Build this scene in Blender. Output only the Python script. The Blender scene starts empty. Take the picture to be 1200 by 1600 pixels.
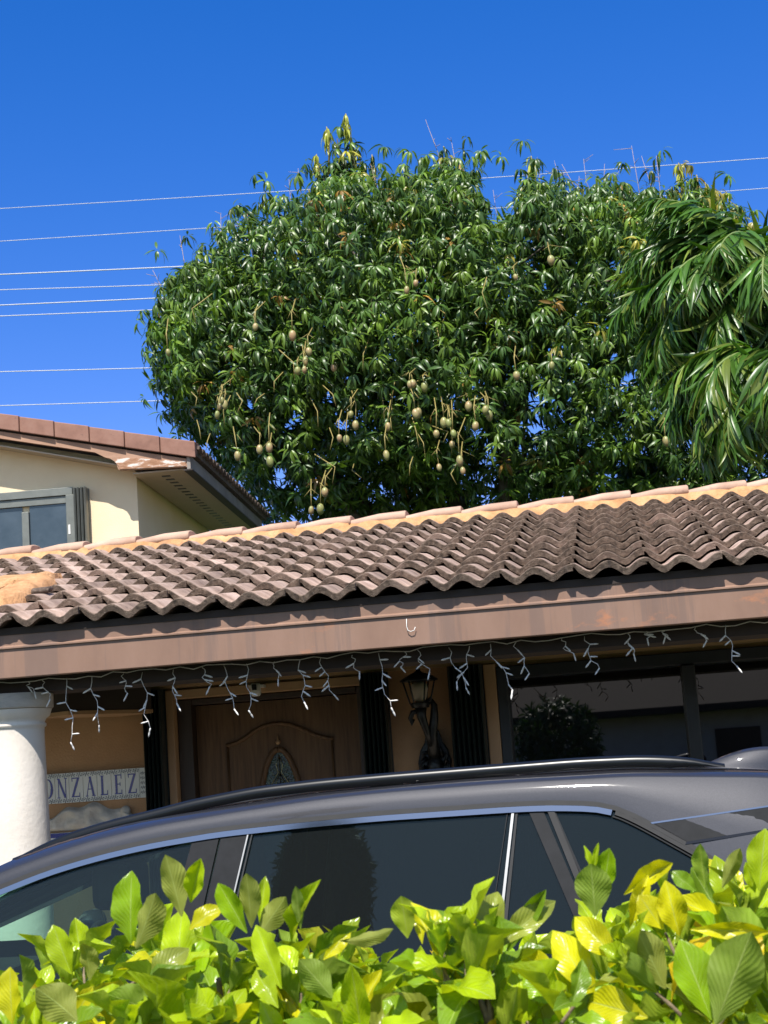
import bpy, bmesh, math, random
import numpy as np
from mathutils import Vector, Matrix
R = math.radians
SC = bpy.context.scene
COL = SC.collection
random.seed(7); rng = np.random.default_rng(7)

# ------------------------------------------------------------------ camera
cam_d = bpy.data.cameras.new("camera")
cam_d.sensor_fit = 'VERTICAL'; cam_d.sensor_height = 36.0; cam_d.lens = 36.0*2500/1600
cam_d.clip_end = 4000; cam_d.clip_start = 0.05
cam = bpy.data.objects.new("camera", cam_d); COL.objects.link(cam)
yw, pt, rl = R(7.9), R(9.3), R(4.0)
F = Vector((-math.sin(yw)*math.cos(pt), math.cos(yw)*math.cos(pt), math.sin(pt)))
r0 = Vector((math.cos(yw), math.sin(yw), 0)); u0 = r0.cross(F)
rr = math.cos(rl)*r0 - math.sin(rl)*u0; uu = math.sin(rl)*r0 + math.cos(rl)*u0
cam.matrix_world = Matrix(((rr.x, uu.x, -F.x, 0), (rr.y, uu.y, -F.y, 0), (rr.z, uu.z, -F.z, 1.65), (0, 0, 0, 1)))
cam_d.dof.use_dof = True; cam_d.dof.focus_distance = 6.0; cam_d.dof.aperture_fstop = 18.0
SC.camera = cam

# ------------------------------------------------------------------ sky, sun, exposure
SUN_EL, SUN_AZ = R(57), R(3)          # azimuth measured from straight behind the camera towards its left
sund = Vector((-math.sin(SUN_AZ)*math.cos(SUN_EL), -math.cos(SUN_AZ)*math.cos(SUN_EL), math.sin(SUN_EL)))
W = bpy.data.worlds.new("World"); SC.world = W; W.use_nodes = True
nt = W.node_tree; bg = nt.nodes['Background']
sky = nt.nodes.new('ShaderNodeTexSky'); sky.sky_type = 'NISHITA'; sky.sun_disc = False
sky.sun_elevation = SUN_EL; sky.sun_rotation = math.atan2(sund.x, sund.y)
sky.air_density = 1.0; sky.dust_density = 0.35; sky.ozone_density = 3.0; sky.altitude = 10
hs = nt.nodes.new('ShaderNodeHueSaturation'); hs.inputs['Saturation'].default_value = 1.5
tint = nt.nodes.new('ShaderNodeMix'); tint.data_type = 'RGBA'; tint.blend_type = 'MULTIPLY'; tint.inputs['Factor'].default_value = 1; tint.inputs['B'].default_value = (1.15, .79, 1.12, 1)
# deepest blue opposite the sun, paler on the sun's side of the sky
tcw = nt.nodes.new('ShaderNodeTexCoord'); dp = nt.nodes.new('ShaderNodeVectorMath'); dp.operation = 'DOT_PRODUCT'; dp.inputs[1].default_value = sund
mrw = nt.nodes.new('ShaderNodeMapRange'); mrw.inputs[1].default_value = .05; mrw.inputs[2].default_value = .75; mrw.inputs[3].default_value = 1.42; mrw.inputs[4].default_value = .95
mt2 = nt.nodes.new('ShaderNodeMapRange'); mt2.inputs[1].default_value = .05; mt2.inputs[2].default_value = .6; mt2.inputs[3].default_value = 1.0; mt2.inputs[4].default_value = 0.0
nt.links.new(dp.outputs['Value'], mt2.inputs[0]); nt.links.new(mt2.outputs[0], tint.inputs['Factor'])
nt.links.new(tcw.outputs['Generated'], dp.inputs[0]); nt.links.new(dp.outputs['Value'], mrw.inputs[0]); nt.links.new(mrw.outputs[0], hs.inputs['Saturation'])
nt.links.new(sky.outputs[0], hs.inputs['Color']); nt.links.new(hs.outputs[0], tint.inputs['A']); nt.links.new(tint.outputs['Result'], bg.inputs['Color'])
bg.inputs['Strength'].default_value = 0.12
sl = bpy.data.lights.new("sun", 'SUN'); sl.energy = 5.0; sl.angle = R(0.5); sl.color = (1.0, 0.955, 0.88)
so = bpy.data.objects.new("sun", sl); COL.objects.link(so)
so.rotation_euler = (-sund).to_track_quat('-Z', 'Y').to_euler(); so.location = (0, -10, 20)
SC.view_settings.view_transform = 'Standard'; SC.view_settings.look = 'None'
SC.view_settings.exposure = 0.5; SC.view_settings.gamma = 1.0; SC.view_settings.use_curve_mapping = False
SC.render.engine = 'CYCLES'
SC.cycles.max_bounces = 8; SC.cycles.diffuse_bounces = 3; SC.cycles.glossy_bounces = 4
SC.cycles.transparent_max_bounces = 12; SC.cycles.transmission_bounces = 4; SC.cycles.caustics_reflective = False
SC.cycles.sample_clamp_indirect = 8

# ------------------------------------------------------------------ helpers
def tag(o, label=None, cat=None, group=None, kind=None):
    for k, v in (('label', label), ('category', cat), ('group', group), ('kind', kind)):
        if v: o[k] = v
    return o
def empty(name, loc=(0, 0, 0), **k):
    o = bpy.data.objects.new(name, None); COL.objects.link(o); o.location = loc; o.empty_display_size = .2
    return tag(o, **k)
def link(name, me, parent=None, world=True, **k):
    o = bpy.data.objects.new(name, me); COL.objects.link(o)
    if parent is not None:
        o.parent = parent
        if world: o.matrix_parent_inverse = inv_of(parent)
    return tag(o, **k)
def inv_of(p):
    m = Matrix.Translation(p.location) @ p.rotation_euler.to_matrix().to_4x4()
    q = p
    while q.parent is not None:
        q = q.parent
        # parts keep identity transforms relative to world (their matrix_parent_inverse cancels the root)
        if p.type == 'MESH' and p.location.length == 0: return Matrix.Identity(4)
    return m.inverted()

class MB:
    def __init__(s): s.v = []; s.f = []; s.m = []; s.sm = []
    def add(s, vs, fs, mi=0, smooth=False):
        o = len(s.v); s.v += [tuple(p) for p in vs]
        for f in fs: s.f.append(tuple(i+o for i in f)); s.m.append(mi); s.sm.append(smooth)
    def box(s, x0, x1, y0, y1, z0, z1, mi=0, M=None):
        vs = [(x, y, z) for z in (z0, z1) for y in (y0, y1) for x in (x0, x1)]
        if M is not None: vs = [M @ Vector(p) for p in vs]
        s.add(vs, [(0,2,3,1), (4,5,7,6), (0,1,5,4), (2,6,7,3), (0,4,6,2), (1,3,7,5)], mi)
    def grid(s, pts, nu, nv, mi=0, smooth=True, closeu=False, closev=False):
        fs = []
        for i in range(nu if closeu else nu-1):
            for j in range(nv if closev else nv-1):
                a = i*nv+j; b = ((i+1) % nu)*nv+j; c = ((i+1) % nu)*nv+(j+1) % nv; d = i*nv+(j+1) % nv
                fs.append((a, b, c, d))
        s.add(pts, fs, mi, smooth)
    def tube(s, path, rad, n=8, mi=0, cap=True):
        path = [Vector(p) for p in path]
        if not hasattr(rad, '__len__'): rad = [rad]*len(path)
        up = Vector((0, 0, 1)); pts = []
        prev = None
        for i, p in enumerate(path):
            t = (path[min(i+1, len(path)-1)]-path[max(i-1, 0)])
            t = t.normalized() if t.length > 1e-9 else Vector((0, 0, 1))
            if prev is None:
                a = t.orthogonal().normalized()
            else:
                a = prev - t*prev.dot(t)
                a = a.normalized() if a.length > 1e-6 else t.orthogonal().normalized()
            prev = a; b = t.cross(a)
            for k in range(n):
                q = 2*math.pi*k/n; pts.append(p+(a*math.cos(q)+b*math.sin(q))*rad[i])
        o = len(s.v); s.grid(pts, len(path), n, mi, True, False, True)
        if cap:
            s.add([], [], mi)
            s.f.append(tuple(o+k for k in range(n))[::-1]); s.m.append(mi); s.sm.append(False)
            s.f.append(tuple(o+(len(path)-1)*n+k for k in range(n))); s.m.append(mi); s.sm.append(False)
    def lathe(s, prof, cx, cy, n=32, mi=0, a0=0.0):
        pts = []
        for r, z in prof:
            for k in range(n):
                q = 2*math.pi*k/n+a0; pts.append((cx+r*math.cos(q), cy+r*math.sin(q), z))
        s.grid(pts, len(prof), n, mi, True, False, True)
    def prism(s, poly, y0, y1, mi=0):      # poly in (x,z), extruded along y
        n = len(poly); vs = [(x, y0, z) for x, z in poly]+[(x, y1, z) for x, z in poly]
        fs = [tuple(range(n)), tuple(range(2*n-1, n-1, -1))]+[(i, i+n, (i+1) % n+n, (i+1) % n) for i in range(n)]
        s.add(vs, fs, mi)
    def build(s, name, mats, parent=None, bevel=0, fixn=True, **k):
        me = bpy.data.meshes.new(name); me.from_pydata(s.v, [], s.f)
        if not isinstance(mats, (list, tuple)): mats = [mats]
        for m in mats: me.materials.append(m)
        me.polygons.foreach_set('material_index', s.m); me.polygons.foreach_set('use_smooth', s.sm)
        if fixn:
            bm = bmesh.new(); bm.from_mesh(me); bmesh.ops.recalc_face_normals(bm, faces=bm.faces); bm.to_mesh(me); bm.free()
        me.update()
        o = link(name, me, parent, **k)
        if bevel:
            b = o.modifiers.new('bevel', 'BEVEL'); b.width = bevel; b.segments = 2; b.limit_method = 'ANGLE'; b.angle_limit = R(35)
        return o

def mat(name, base=(.5, .5, .5), rough=.7, metal=0, spec=.5, **k):
    m = bpy.data.materials.new(name); m.use_nodes = True
    b = m.node_tree.nodes['Principled BSDF']
    b.inputs['Base Color'].default_value = (*base, 1); b.inputs['Roughness'].default_value = rough
    b.inputs['Metallic'].default_value = metal; b.inputs['Specular IOR Level'].default_value = spec
    for kk, v in k.items(): b.inputs[kk].default_value = v
    return m
def N(m, t, **k):
    n = m.node_tree.nodes.new(t)
    for a, v in k.items(): setattr(n, a, v)
    return n
def noisy(m, cols, scale=6, detail=8, rough=.6, bump=0.0, bscale=60, bdist=.01, stretch=(1, 1, 1), pos=None, roughvar=0, rot=(0, 0, 0)):
    """base colour from object-space noise through a ramp, plus bump"""
    t = m.node_tree; b = t.nodes['Principled BSDF']
    tc = N(m, 'ShaderNodeTexCoord'); mp = N(m, 'ShaderNodeMapping'); mp.inputs['Scale'].default_value = stretch; mp.inputs['Rotation'].default_value = rot
    t.links.new(tc.outputs['Object'], mp.inputs[0])
    n = N(m, 'ShaderNodeTexNoise'); n.inputs['Scale'].default_value = scale; n.inputs['Detail'].default_value = detail; n.inputs['Roughness'].default_value = rough
    t.links.new(mp.outputs[0], n.inputs['Vector'])
    r = N(m, 'ShaderNodeValToRGB'); el = r.color_ramp.elements
    if pos is None: pos = [.3+.4*i/(len(cols)-1) for i in range(len(cols))]
    el[0].position = pos[0]; el[0].color = (*cols[0], 1); el[1].position = pos[-1]; el[1].color = (*cols[-1], 1)
    for p, c in list(zip(pos, cols))[1:-1]:
        e = el.new(p); e.color = (*c, 1)
    t.links.new(n.outputs[0], r.inputs[0]); t.links.new(r.outputs[0], b.inputs['Base Color'])
    if bump:
        n2 = N(m, 'ShaderNodeTexNoise'); n2.inputs['Scale'].default_value = bscale; n2.inputs['Detail'].default_value = 6
        t.links.new(mp.outputs[0], n2.inputs['Vector'])
        bu = N(m, 'ShaderNodeBump'); bu.inputs['Strength'].default_value = bump; bu.inputs['Distance'].default_value = bdist
        t.links.new(n2.outputs[0], bu.inputs['Height']); t.links.new(bu.outputs[0], b.inputs['Normal'])
    if roughvar:
        mr = N(m, 'ShaderNodeMapRange'); mr.inputs[3].default_value = b.inputs['Roughness'].default_value-roughvar; mr.inputs[4].default_value = b.inputs['Roughness'].default_value+roughvar
        t.links.new(n.outputs[0], mr.inputs[0]); t.links.new(mr.outputs[0], b.inputs['Roughness'])
    return m
def overlay(m, col, scale, lo, hi, stretch=(1, 1, 1), amt=1.0):
    """mix a second colour on top by thresholded noise"""
    t = m.node_tree; b = t.nodes['Principled BSDF']; src = b.inputs['Base Color'].links[0].from_socket
    tc = N(m, 'ShaderNodeTexCoord'); mp = N(m, 'ShaderNodeMapping'); mp.inputs['Scale'].default_value = stretch
    mp.inputs['Location'].default_value = (3.1, 7.7, 1.3)
    n = N(m, 'ShaderNodeTexNoise'); n.inputs['Scale'].default_value = scale; n.inputs['Detail'].default_value = 7; n.inputs['Roughness'].default_value = .65
    mr = N(m, 'ShaderNodeMapRange'); mr.inputs[1].default_value = lo; mr.inputs[2].default_value = hi; mr.inputs[4].default_value = amt
    mx = N(m, 'ShaderNodeMix', data_type='RGBA'); mx.inputs['B'].default_value = (*col, 1)
    t.links.new(tc.outputs['Object'], mp.inputs[0]); t.links.new(mp.outputs[0], n.inputs['Vector']); t.links.new(n.outputs[0], mr.inputs[0])
    t.links.new(mr.outputs[0], mx.inputs['Factor']); t.links.new(src, mx.inputs['A']); t.links.new(mx.outputs['Result'], b.inputs['Base Color'])
    return m

# ------------------------------------------------------------------ materials
M_tile = noisy(mat('weathered_roof_tile', rough=.85), [(.22, .145, .11), (.37, .26, .205), (.52, .385, .32)], 9, bump=.5, bscale=140, bdist=.004)
overlay(M_tile, (.075, .052, .04), 30, .58, .70, amt=.75); overlay(M_tile, (.50, .38, .33), 4, .56, .70, amt=.5)
def per_piece(m, lo, hi):
    t = m.node_tree; b = t.nodes['Principled BSDF']; src = b.inputs['Base Color'].links[0].from_socket
    g_ = N(m, 'ShaderNodeNewGeometry'); mr = N(m, 'ShaderNodeMapRange'); mr.inputs[3].default_value = lo; mr.inputs[4].default_value = hi
    mx = N(m, 'ShaderNodeMix', data_type='RGBA', blend_type='MULTIPLY'); mx.inputs['Factor'].default_value = 1
    t.links.new(g_.outputs['Random Per Island'], mr.inputs[0]); t.links.new(src, mx.inputs['A']); t.links.new(mr.outputs[0], mx.inputs['B']); t.links.new(mx.outputs['Result'], b.inputs['Base Color'])
per_piece(M_tile, .66, 1.12)
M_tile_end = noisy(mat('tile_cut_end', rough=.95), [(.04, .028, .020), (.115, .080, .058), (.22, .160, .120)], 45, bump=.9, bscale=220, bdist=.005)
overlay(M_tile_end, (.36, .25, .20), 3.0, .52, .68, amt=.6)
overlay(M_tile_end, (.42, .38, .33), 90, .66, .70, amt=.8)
M_ridge = noisy(mat('ridge_tile', rough=.8), [(.38, .235, .165), (.48, .315, .23), (.55, .39, .29)], 5, bump=.3, bscale=120, bdist=.003)
overlay(M_ridge, (.25, .16, .13), 14, .60, .72, amt=.6)
M_mortar = noisy(mat('tinted_mortar', rough=.95), [(.38, .19, .08), (.54, .285, .13), (.64, .37, .19)], 11, bump=.9, bscale=60, bdist=.012)
overlay(M_mortar, (.28, .15, .09), 7, .60, .72, amt=.7)
M_fascia = noisy(mat('fascia_paint', rough=.6), [(.215, .124, .086), (.25, .147, .102), (.285, .171, .122)], 5, bump=.12, bscale=90, bdist=.003, stretch=(1, 1, .35))
overlay(M_fascia, (.13, .095, .085), 2.9, .53, .59, stretch=(3.2, 1, .12), amt=.38)
overlay(M_fascia, (.50, .19, .08), 2.4, .63, .70, stretch=(1.3, 1, 2.4), amt=.6)
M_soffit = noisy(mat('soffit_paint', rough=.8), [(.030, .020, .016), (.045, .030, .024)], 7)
M_stucco = noisy(mat('porch_stucco', rough=.9), [(.40, .225, .115), (.46, .265, .14), (.50, .30, .165)], 3, bump=.5, bscale=90, bdist=.006)
M_cream = noisy(mat('cream_stucco', rough=.9), [(.80, .635, .41), (.85, .69, .46), (.87, .73, .50)], 2, bump=.35, bscale=110, bdist=.006)
M_white = noisy(mat('white_stucco', rough=.9), [(.68, .60, .51), (.76, .69, .60), (.80, .73, .65)], 3.5, bump=.3, bscale=45, bdist=.005)
overlay(M_white, (.50, .43, .36), 26, .66, .74, stretch=(1, 1, .5), amt=.6)
M_casing = noisy(mat('door_casing', rough=.5), [(.40, .235, .12), (.46, .28, .15)], 5)
M_door = noisy(mat('wood_door', rough=.6), [(.07, .033, .012), (.115, .057, .022), (.155, .082, .033)], 7, stretch=(9, 9, .6), bump=.2, bscale=30, bdist=.002)
M_doorframe = noisy(mat('dark_door_frame', rough=.5), [(.03, .017, .011), (.045, .026, .016)], 8, stretch=(6, 6, .6))
M_shutter = noisy(mat('dark_green_shutter', rough=.4), [(.012, .018, .018), (.018, .027, .027)], 8)
M_black = noisy(mat('black_metal', rough=.35, metal=.3), [(.008, .008, .009), (.016, .016, .017)], 40, bump=.3, bscale=60)
M_winframe = noisy(mat('bronze_window_frame', rough=.4, metal=.2), [(.010, .010, .011), (.018, .018, .02)], 10)
M_greyframe = noisy(mat('grey_aluminium', rough=.5, metal=.3), [(.16, .17, .155), (.21, .22, .20)], 12)
M_frost = mat('frosted_lamp_glass', (.40, .34, .27), .5, **{'Subsurface Weight': .2})
M_plastic = mat('white_plastic', (.75, .73, .70), .4)
M_cable = mat('white_cable', (.66, .63, .60), .5)
M_brown_rake = noisy(mat('rake_tile', rough=.7), [(.20, .095, .065), (.27, .135, .095), (.31, .17, .125)], 6, bump=.2, bscale=90, bdist=.003)
overlay(M_brown_rake, (.09, .05, .04), 20, .62, .72, amt=.6)
M_peel = noisy(mat('peeling_wood', rough=.8), [(.30, .15, .08), (.42, .23, .14), (.70, .64, .58)], 9, stretch=(1, 1, 4), pos=[.40, .52, .60])
M_rakeboard = noisy(mat('rake_board', rough=.7), [(.34, .19, .12), (.45, .27, .18)], 6, stretch=(1, 1, 4))
M_soffit_up = noisy(mat('upper_soffit', rough=.9), [(.46, .38, .29), (.52, .43, .33)], 3)
M_fascia_up = noisy(mat('upper_fascia', rough=.7), [(.20, .17, .15), (.33, .29, .255)], 3, stretch=(1, .8, 1))
M_darkpaint = noisy(mat('dark_brown_paint', rough=.7), [(.03, .022, .02), (.05, .036, .032)], 5)
M_asphalt = noisy(mat('asphalt', rough=.95), [(.04, .04, .04), (.06, .06, .06)], 40, bump=.5, bscale=200)
M_conc = noisy(mat('concrete', rough=.9), [(.33, .29, .235), (.43, .38, .31)], 3, bump=.3, bscale=90)
M_grass = noisy(mat('lawn', rough=.95), [(.04, .08, .02), (.07, .12, .03)], 20, bump=.8, bscale=160, bdist=.03)
M_bark = noisy(mat('bark', rough=.95), [(.10, .08, .06), (.20, .17, .14)], 14, stretch=(1, 1, .3), bump=.8, bscale=40, bdist=.02)
M_twig = noisy(mat('shrub_twig', rough=.9), [(.12, .085, .05), (.26, .20, .13)], 60, bump=.6, bscale=200, bdist=.004)
M_panicle = mat('dry_flower_stalk', (.36, .27, .20), .8)
M_stalk = mat('fruit_stalk', (.30, .24, .07), .6)
M_blue = mat('cobalt_glaze', (.020, .030, .26), .15)
M_glazewhite = noisy(mat('white_glazed_tile', rough=.2), [(.62, .63, .62), (.70, .71, .70)], 9)
M_motif = mat('grey_blue_glaze', (.13, .14, .17), .25)
M_plaster = noisy(mat('white_plaster', rough=.75), [(.52, .48, .43), (.66, .62, .56)], 20, bump=.6, bscale=45, bdist=.01)

def glass_mat(name, tint, ior=1.5, rough=.0, refl=(1, 1, 1)):
    m = bpy.data.materials.new(name); m.use_nodes = True; t = m.node_tree; t.nodes.clear()
    o = t.nodes.new('ShaderNodeOutputMaterial'); mx = t.nodes.new('ShaderNodeMixShader')
    tr = t.nodes.new('ShaderNodeBsdfTransparent'); tr.inputs[0].default_value = (*tint, 1)
    gl = t.nodes.new('ShaderNodeBsdfGlossy'); gl.inputs['Roughness'].default_value = rough; gl.inputs['Color'].default_value = (*refl, 1)
    fr = t.nodes.new('ShaderNodeFresnel'); fr.inputs[0].default_value = ior
    t.links.new(fr.outputs[0], mx.inputs[0]); t.links.new(tr.outputs[0], mx.inputs[1]); t.links.new(gl.outputs[0], mx.inputs[2]); df = t.nodes.new('ShaderNodeBsdfDiffuse'); df.inputs[0].default_value = (.55, .66, .68, 1); m2 = t.nodes.new('ShaderNodeMixShader'); m2.inputs[0].default_value = .014
    t.links.new(mx.outputs[0], m2.inputs[1]); t.links.new(df.outputs[0], m2.inputs[2]); t.links.new(m2.outputs[0], o.inputs[0])      # pale diffuse veil added to lift the dark glass, in place of reflected light
    return m
M_glass_front = glass_mat('green_tinted_glass', (.58, .80, .70), refl=(.55, .78, .78))
M_glass_dark = glass_mat('privacy_glass', (.06, .10, .09), refl=(.55, .78, .78))
M_pane = mat('dark_window_pane', (.006, .006, .007), .012, spec=.9, IOR=1.6)
M_pane_up = noisy(mat('dusty_window_pane', rough=.12, spec=.8), [(.030, .045, .06), (.06, .08, .10)], 5)
M_leaded = noisy(mat('leaded_glass', rough=.12, spec=.8), [(.004, .010, .008), (.02, .05, .03), (.20, .22, .12)], 28, pos=[.45, .58, .72], bump=.6, bscale=60)

# ------------------------------------------------------------------ ground
g = MB(); g.add([(-400, -400, 0), (400, -400, 0), (400, 400, 0), (-400, 400, 0)], [(0, 1, 2, 3)])
g.build('ground', M_grass, kind='structure')
g = MB(); g.add([(-200, -9, .004), (200, -9, .004), (200, -2.2, .004), (-200, -2.2, .004)], [(0, 1, 2, 3)])
g.build('road', M_asphalt, kind='structure')
g = MB(); g.box(-200, 200, -2.2, -2.05, -.1, .13); g.build('kerb', M_conc, bevel=.02, kind='structure')
g = MB(); g.box(-200, 200, -2.05, -.6, -.1, .06)
g.build('pavement', M_conc, kind='structure')
g = MB(); g.box(-5.6, 2.6, 3.1, 6.4, -.1, .02); g.build('driveway', M_conc, kind='structure')

# ------------------------------------------------------------------ bungalow
X0, X1 = -6.6, 4.2
EY, RY = 6.655, 10.0                       # tile eave and ridge lines
PITCH = .238; EZ = 2.366
def roofz(y): return EZ+(y-EY)*PITCH
house = empty('bungalow', (-1.2, 8.5, 0), label='single storey bungalow with brown barrel tiled roof and shaded porch', cat='house')
w = MB()
zt = 2.21
def wallbox(x0, x1, z0, z1): w.box(x0, x1, 8.40, 8.60, z0, z1)
wallbox(X0+.4, -2.42, .0, zt); wallbox(-2.42, -1.35, 2.175, zt); wallbox(-1.35, -.63, 0, zt)
wallbox(-.63, 1.75, 0, .85); wallbox(-.63, 1.75, 2.165, zt); wallbox(1.75, X1-.3, 0, zt)
w.box(X0+.4, X0+.6, 8.60, 12.7, 0, 2.45); w.box(X1-.5, X1-.3, 8.60, 12.7, 0, 2.45); w.box(X0+.6, X1-.5, 12.5, 12.7, 0, 2.45)
w.build('wall', M_stucco, house)
pf = MB(); pf.box(X0+.4, X1-.3, 6.75, 8.398, -.05, .12); pf.build('porch_floor', M_conc, house)
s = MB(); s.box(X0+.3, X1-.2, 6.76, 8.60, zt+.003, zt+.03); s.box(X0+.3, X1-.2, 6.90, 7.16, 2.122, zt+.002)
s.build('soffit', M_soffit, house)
t_ = MB(); t_.box(X0+.3, X1-.2, 8.375, 8.398, 2.185, 2.209); t_.build('wall_trim', M_casing, house)
# fascia: lower board, drip ledge, upper board
f = MB(); f.box(X0, X1, 6.700, 6.755, 2.178, 2.308); f.build('fascia', M_fascia, house, bevel=.003)
f = MB()
pl = [(6.702, 2.398), (6.702, 2.320), (6.691, 2.312), (6.691, 2.306), (6.699, 2.3085), (6.755, 2.3085), (6.755, 2.398)]
n = len(pl); vs = [(X0, y, z) for y, z in pl]+[(X1, y, z) for y, z in pl]
f.add(vs, [tuple(range(n)), tuple(range(2*n-1, n-1, -1))]+[(i, (i+1) % n, (i+1) % n+n, i+n) for i in range(n)])
f.build('drip_edge', M_fascia, house)
f = MB(); f.box(X0, X1, 6.697, 6.7015, 2.366, 2.3975); f.build('eave_shade_strip', M_soffit, house)  # black strip added to deepen the shadow below the eave tiles
# crack and hook on the fascia
f = MB(); 
f.tube([(-.865, 6.694, 2.292), (-.866, 6.690, 2.26), (-.862, 6.688, 2.243), (-.850, 6.686, 2.236), (-.835, 6.686, 2.24), (-.829, 6.688, 2.254)], .0018, 5)
f.build('hook', M_plastic, house)

# roof deck under the tiles
d = MB()
d.add([(X0, 6.76, 2.392), (X1, 6.76, 2.392), (X1, RY, roofz(RY)-.035), (X0, RY, roofz(RY)-.035), (X0, 12.95, 2.45), (X1, 12.95, 2.45),
       (X0, 6.76, 2.372), (X1, 6.76, 2.372), (X0, 12.95, 2.42), (X1, 12.95, 2.42)],
      [(0, 1, 2, 3), (3, 2, 5, 4), (6, 8, 9, 7), (0, 6, 7, 1), (4, 5, 9, 8), (0, 3, 4), (1, 5, 2), (0, 4, 8, 6), (1, 7, 9, 5)])
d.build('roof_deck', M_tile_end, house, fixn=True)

PER = .1525; TW = 2*PER; AMP = .038; TH = .031; CL = .345; TL = .40
TX0 = -1.072 - 20*TW     # a seam sits on the barrel top at X = -1.072
def prof(u):             # u in periods, 0 = barrel top
    c = abs(math.cos(math.pi*u)); return AMP*(math.sqrt(c*c+.28)-.529)/.602
def make_tiles():
    b = MB(); NU = 21
    ncr = int((RY-EY)/(CL*math.cos(math.atan(PITCH))))+1
    nt_ = int((X1-TX0)/TW)
    dy = math.cos(math.atan(PITCH)); dz = math.sin(math.atan(PITCH))
    for c in range(ncr):
        for k in range(nt_):
            x0 = TX0+k*TW
            if x0 < X0 or x0+TW > X1: continue
            sh = random.gauss(0, .004); lift = abs(random.gauss(0, .002)); tl = random.gauss(0, .004); rot = random.gauss(0, .006)
            s0 = c*CL+sh; s1 = min(s0+TL, 3.44)
            if s1-s0 < .1: continue
            chip = random.random() < .12; cu = random.uniform(.3, 1.7)
            rows_t, rows_b = [], []
            us = [i*2/(NU-1) for i in range(NU)]
            us = [0.0, .03]+us[1:-1]+[2.0, 2.05]
            nu = len(us)
            for r_i, tt in enumerate((0.0, .012, .5, 1.0)):
                s_ = s0+(s1-s0)*tt
                lf = (.055+lift)*(1-tt)+.012*tt + tl*0
                rt, rb = [], []
                for u in us:
                    h = prof(u)
                    up = lf + (0.002 if u < .18 else 0)
                    th = TH
                    if u < .11: th = .018 if tt < .5 else TH
                    ds = 0
                    if r_i < 2:
                        ds = .003*math.sin(u*9+c)+random.gauss(0, .0012)
                        if chip and abs(u-cu) < .12: ds += .018
                    bev = .004 if r_i == 0 else 0
                    X = x0+u*PER; S = s_+ds+rot*(u-1)
                    rt.append((X, EY+S*dy-(h+up-bev)*dz, EZ+S*dz+(h+up-bev)*dy))
                    hb = h+up-th
                    rb.append((X, EY+S*dy-hb*dz, EZ+S*dz+hb*dy))
                rows_t.append(rt); rows_b.append(rb)
            o = len(b.v)
            for rt in rows_t: b.v += rt
            for rb in rows_b: b.v += rb
            nr = 4
            for i in range(nr-1):
                for j in range(nu-1):
                    a = o+i*nu+j
                    b.f.append((a, a+1, a+nu+1, a+nu)); b.m.append(0 if i else 1); b.sm.append(i > 0)
            ob = o+nr*nu
            for j in range(nu-1):      # front face
                b.f.append((o+j, ob+j, ob+j+1, o+j+1)); b.m.append(1); b.sm.append(False)
                b.f.append((ob+j, ob+nu+j, ob+nu+j+1, ob+j+1)); b.m.append(1); b.sm.append(False)
                b.f.append((ob+nu+j, ob+2*nu+j, ob+2*nu+j+1, ob+nu+j+1)); b.m.append(1); b.sm.append(False)
            for i in range(nr-1):      # side lips
                for j in (0, nu-1):
                    a = o+i*nu+j; q = ob+i*nu+j
                    b.f.append((a, a+nu, q+nu, q)); b.m.append(1); b.sm.append(False)
    return b
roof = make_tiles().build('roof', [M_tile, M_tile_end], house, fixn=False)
# mortar bed below ridge and ridge tiles
m_ = MB(); pts = []; NX = 240
for i in range(NX):
    x = X0+(X1-X0)*i/(NX-1)
    for (yy, zz) in ((RY-.175, roofz(RY-.175)+.045), (RY-.16, roofz(RY)+.028), (RY-.138, roofz(RY)+.066), (RY, roofz(RY)+.09), (RY+.138, roofz(RY)+.066), (RY+.24, roofz(RY)-.03)):
        pts.append((x, yy+random.gauss(0, .006), zz+random.gauss(0, .004)))
m_.grid(pts, NX, 6); m_.build('ridge_mortar', M_mortar, roof)
capL = .352; xk = -1.235-capL*16
while xk < X1-.2:
    c_ = MB(); pts = []
    for j, (tt) in enumerate((0.0, .02, .5, 1.0, 1.08)):
        wd = (.132, .136, .133, .128, .126)[j]; top = (.142, .148, .143, .138, .137)[j]
        for q in range(13):
            a = math.pi*q/12
            pts.append((xk+capL*(1-tt), RY-wd*math.cos(a)*(1+.1*math.sin(2*a)**2), roofz(RY)+.058+(top-.078)*(math.sin(a)**.55) - .02*(j >= 3)))
    c_.grid(pts, 5, 13)
    c_.f.append(tuple(range(13))); c_.m.append(0); c_.sm.append(False)
    o = c_.build('ridge_tile', M_ridge, roof); xk += capL
    md = o.modifiers.new('s', 'SOLIDIFY'); md.thickness = .016; md.offset = -1
    o.location.z = random.gauss(0, .003); o.rotation_euler.z = 0
# mortar repair patch at the left, with broken tile pieces set in it
p_ = MB(); outline = [(-3.45, 8.30), (-3.16, 8.26), (-2.96, 8.30), (-2.86, 8.05), (-2.80, 7.62), (-2.76, 7.18), (-2.79, 7.0), (-2.93, 7.10), (-3.02, 7.40), (-3.25, 7.75)]
cx, cy = -2.98, 7.7; pts = [];
outl = []
for i in range(len(outline)):
    a, b2 = outline[i], outline[(i+1) % len(outline)]
    for tt in (0, .33, .66): outl.append((a[0]+(b2[0]-a[0])*tt+random.gauss(0, .012), a[1]+(b2[1]-a[1])*tt+random.gauss(0, .015)))
for rr_, hh in ((1.0, .055), (.93, .105), (.7, .125), (.4, .13), (.1, .128), (.0, .128)):
    for (ox, oy) in outl:
        x = cx+(ox-cx)*rr_; y = cy+(oy-cy)*rr_; pts.append((x, y, roofz(y)+hh+random.gauss(0, .005)))
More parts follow.
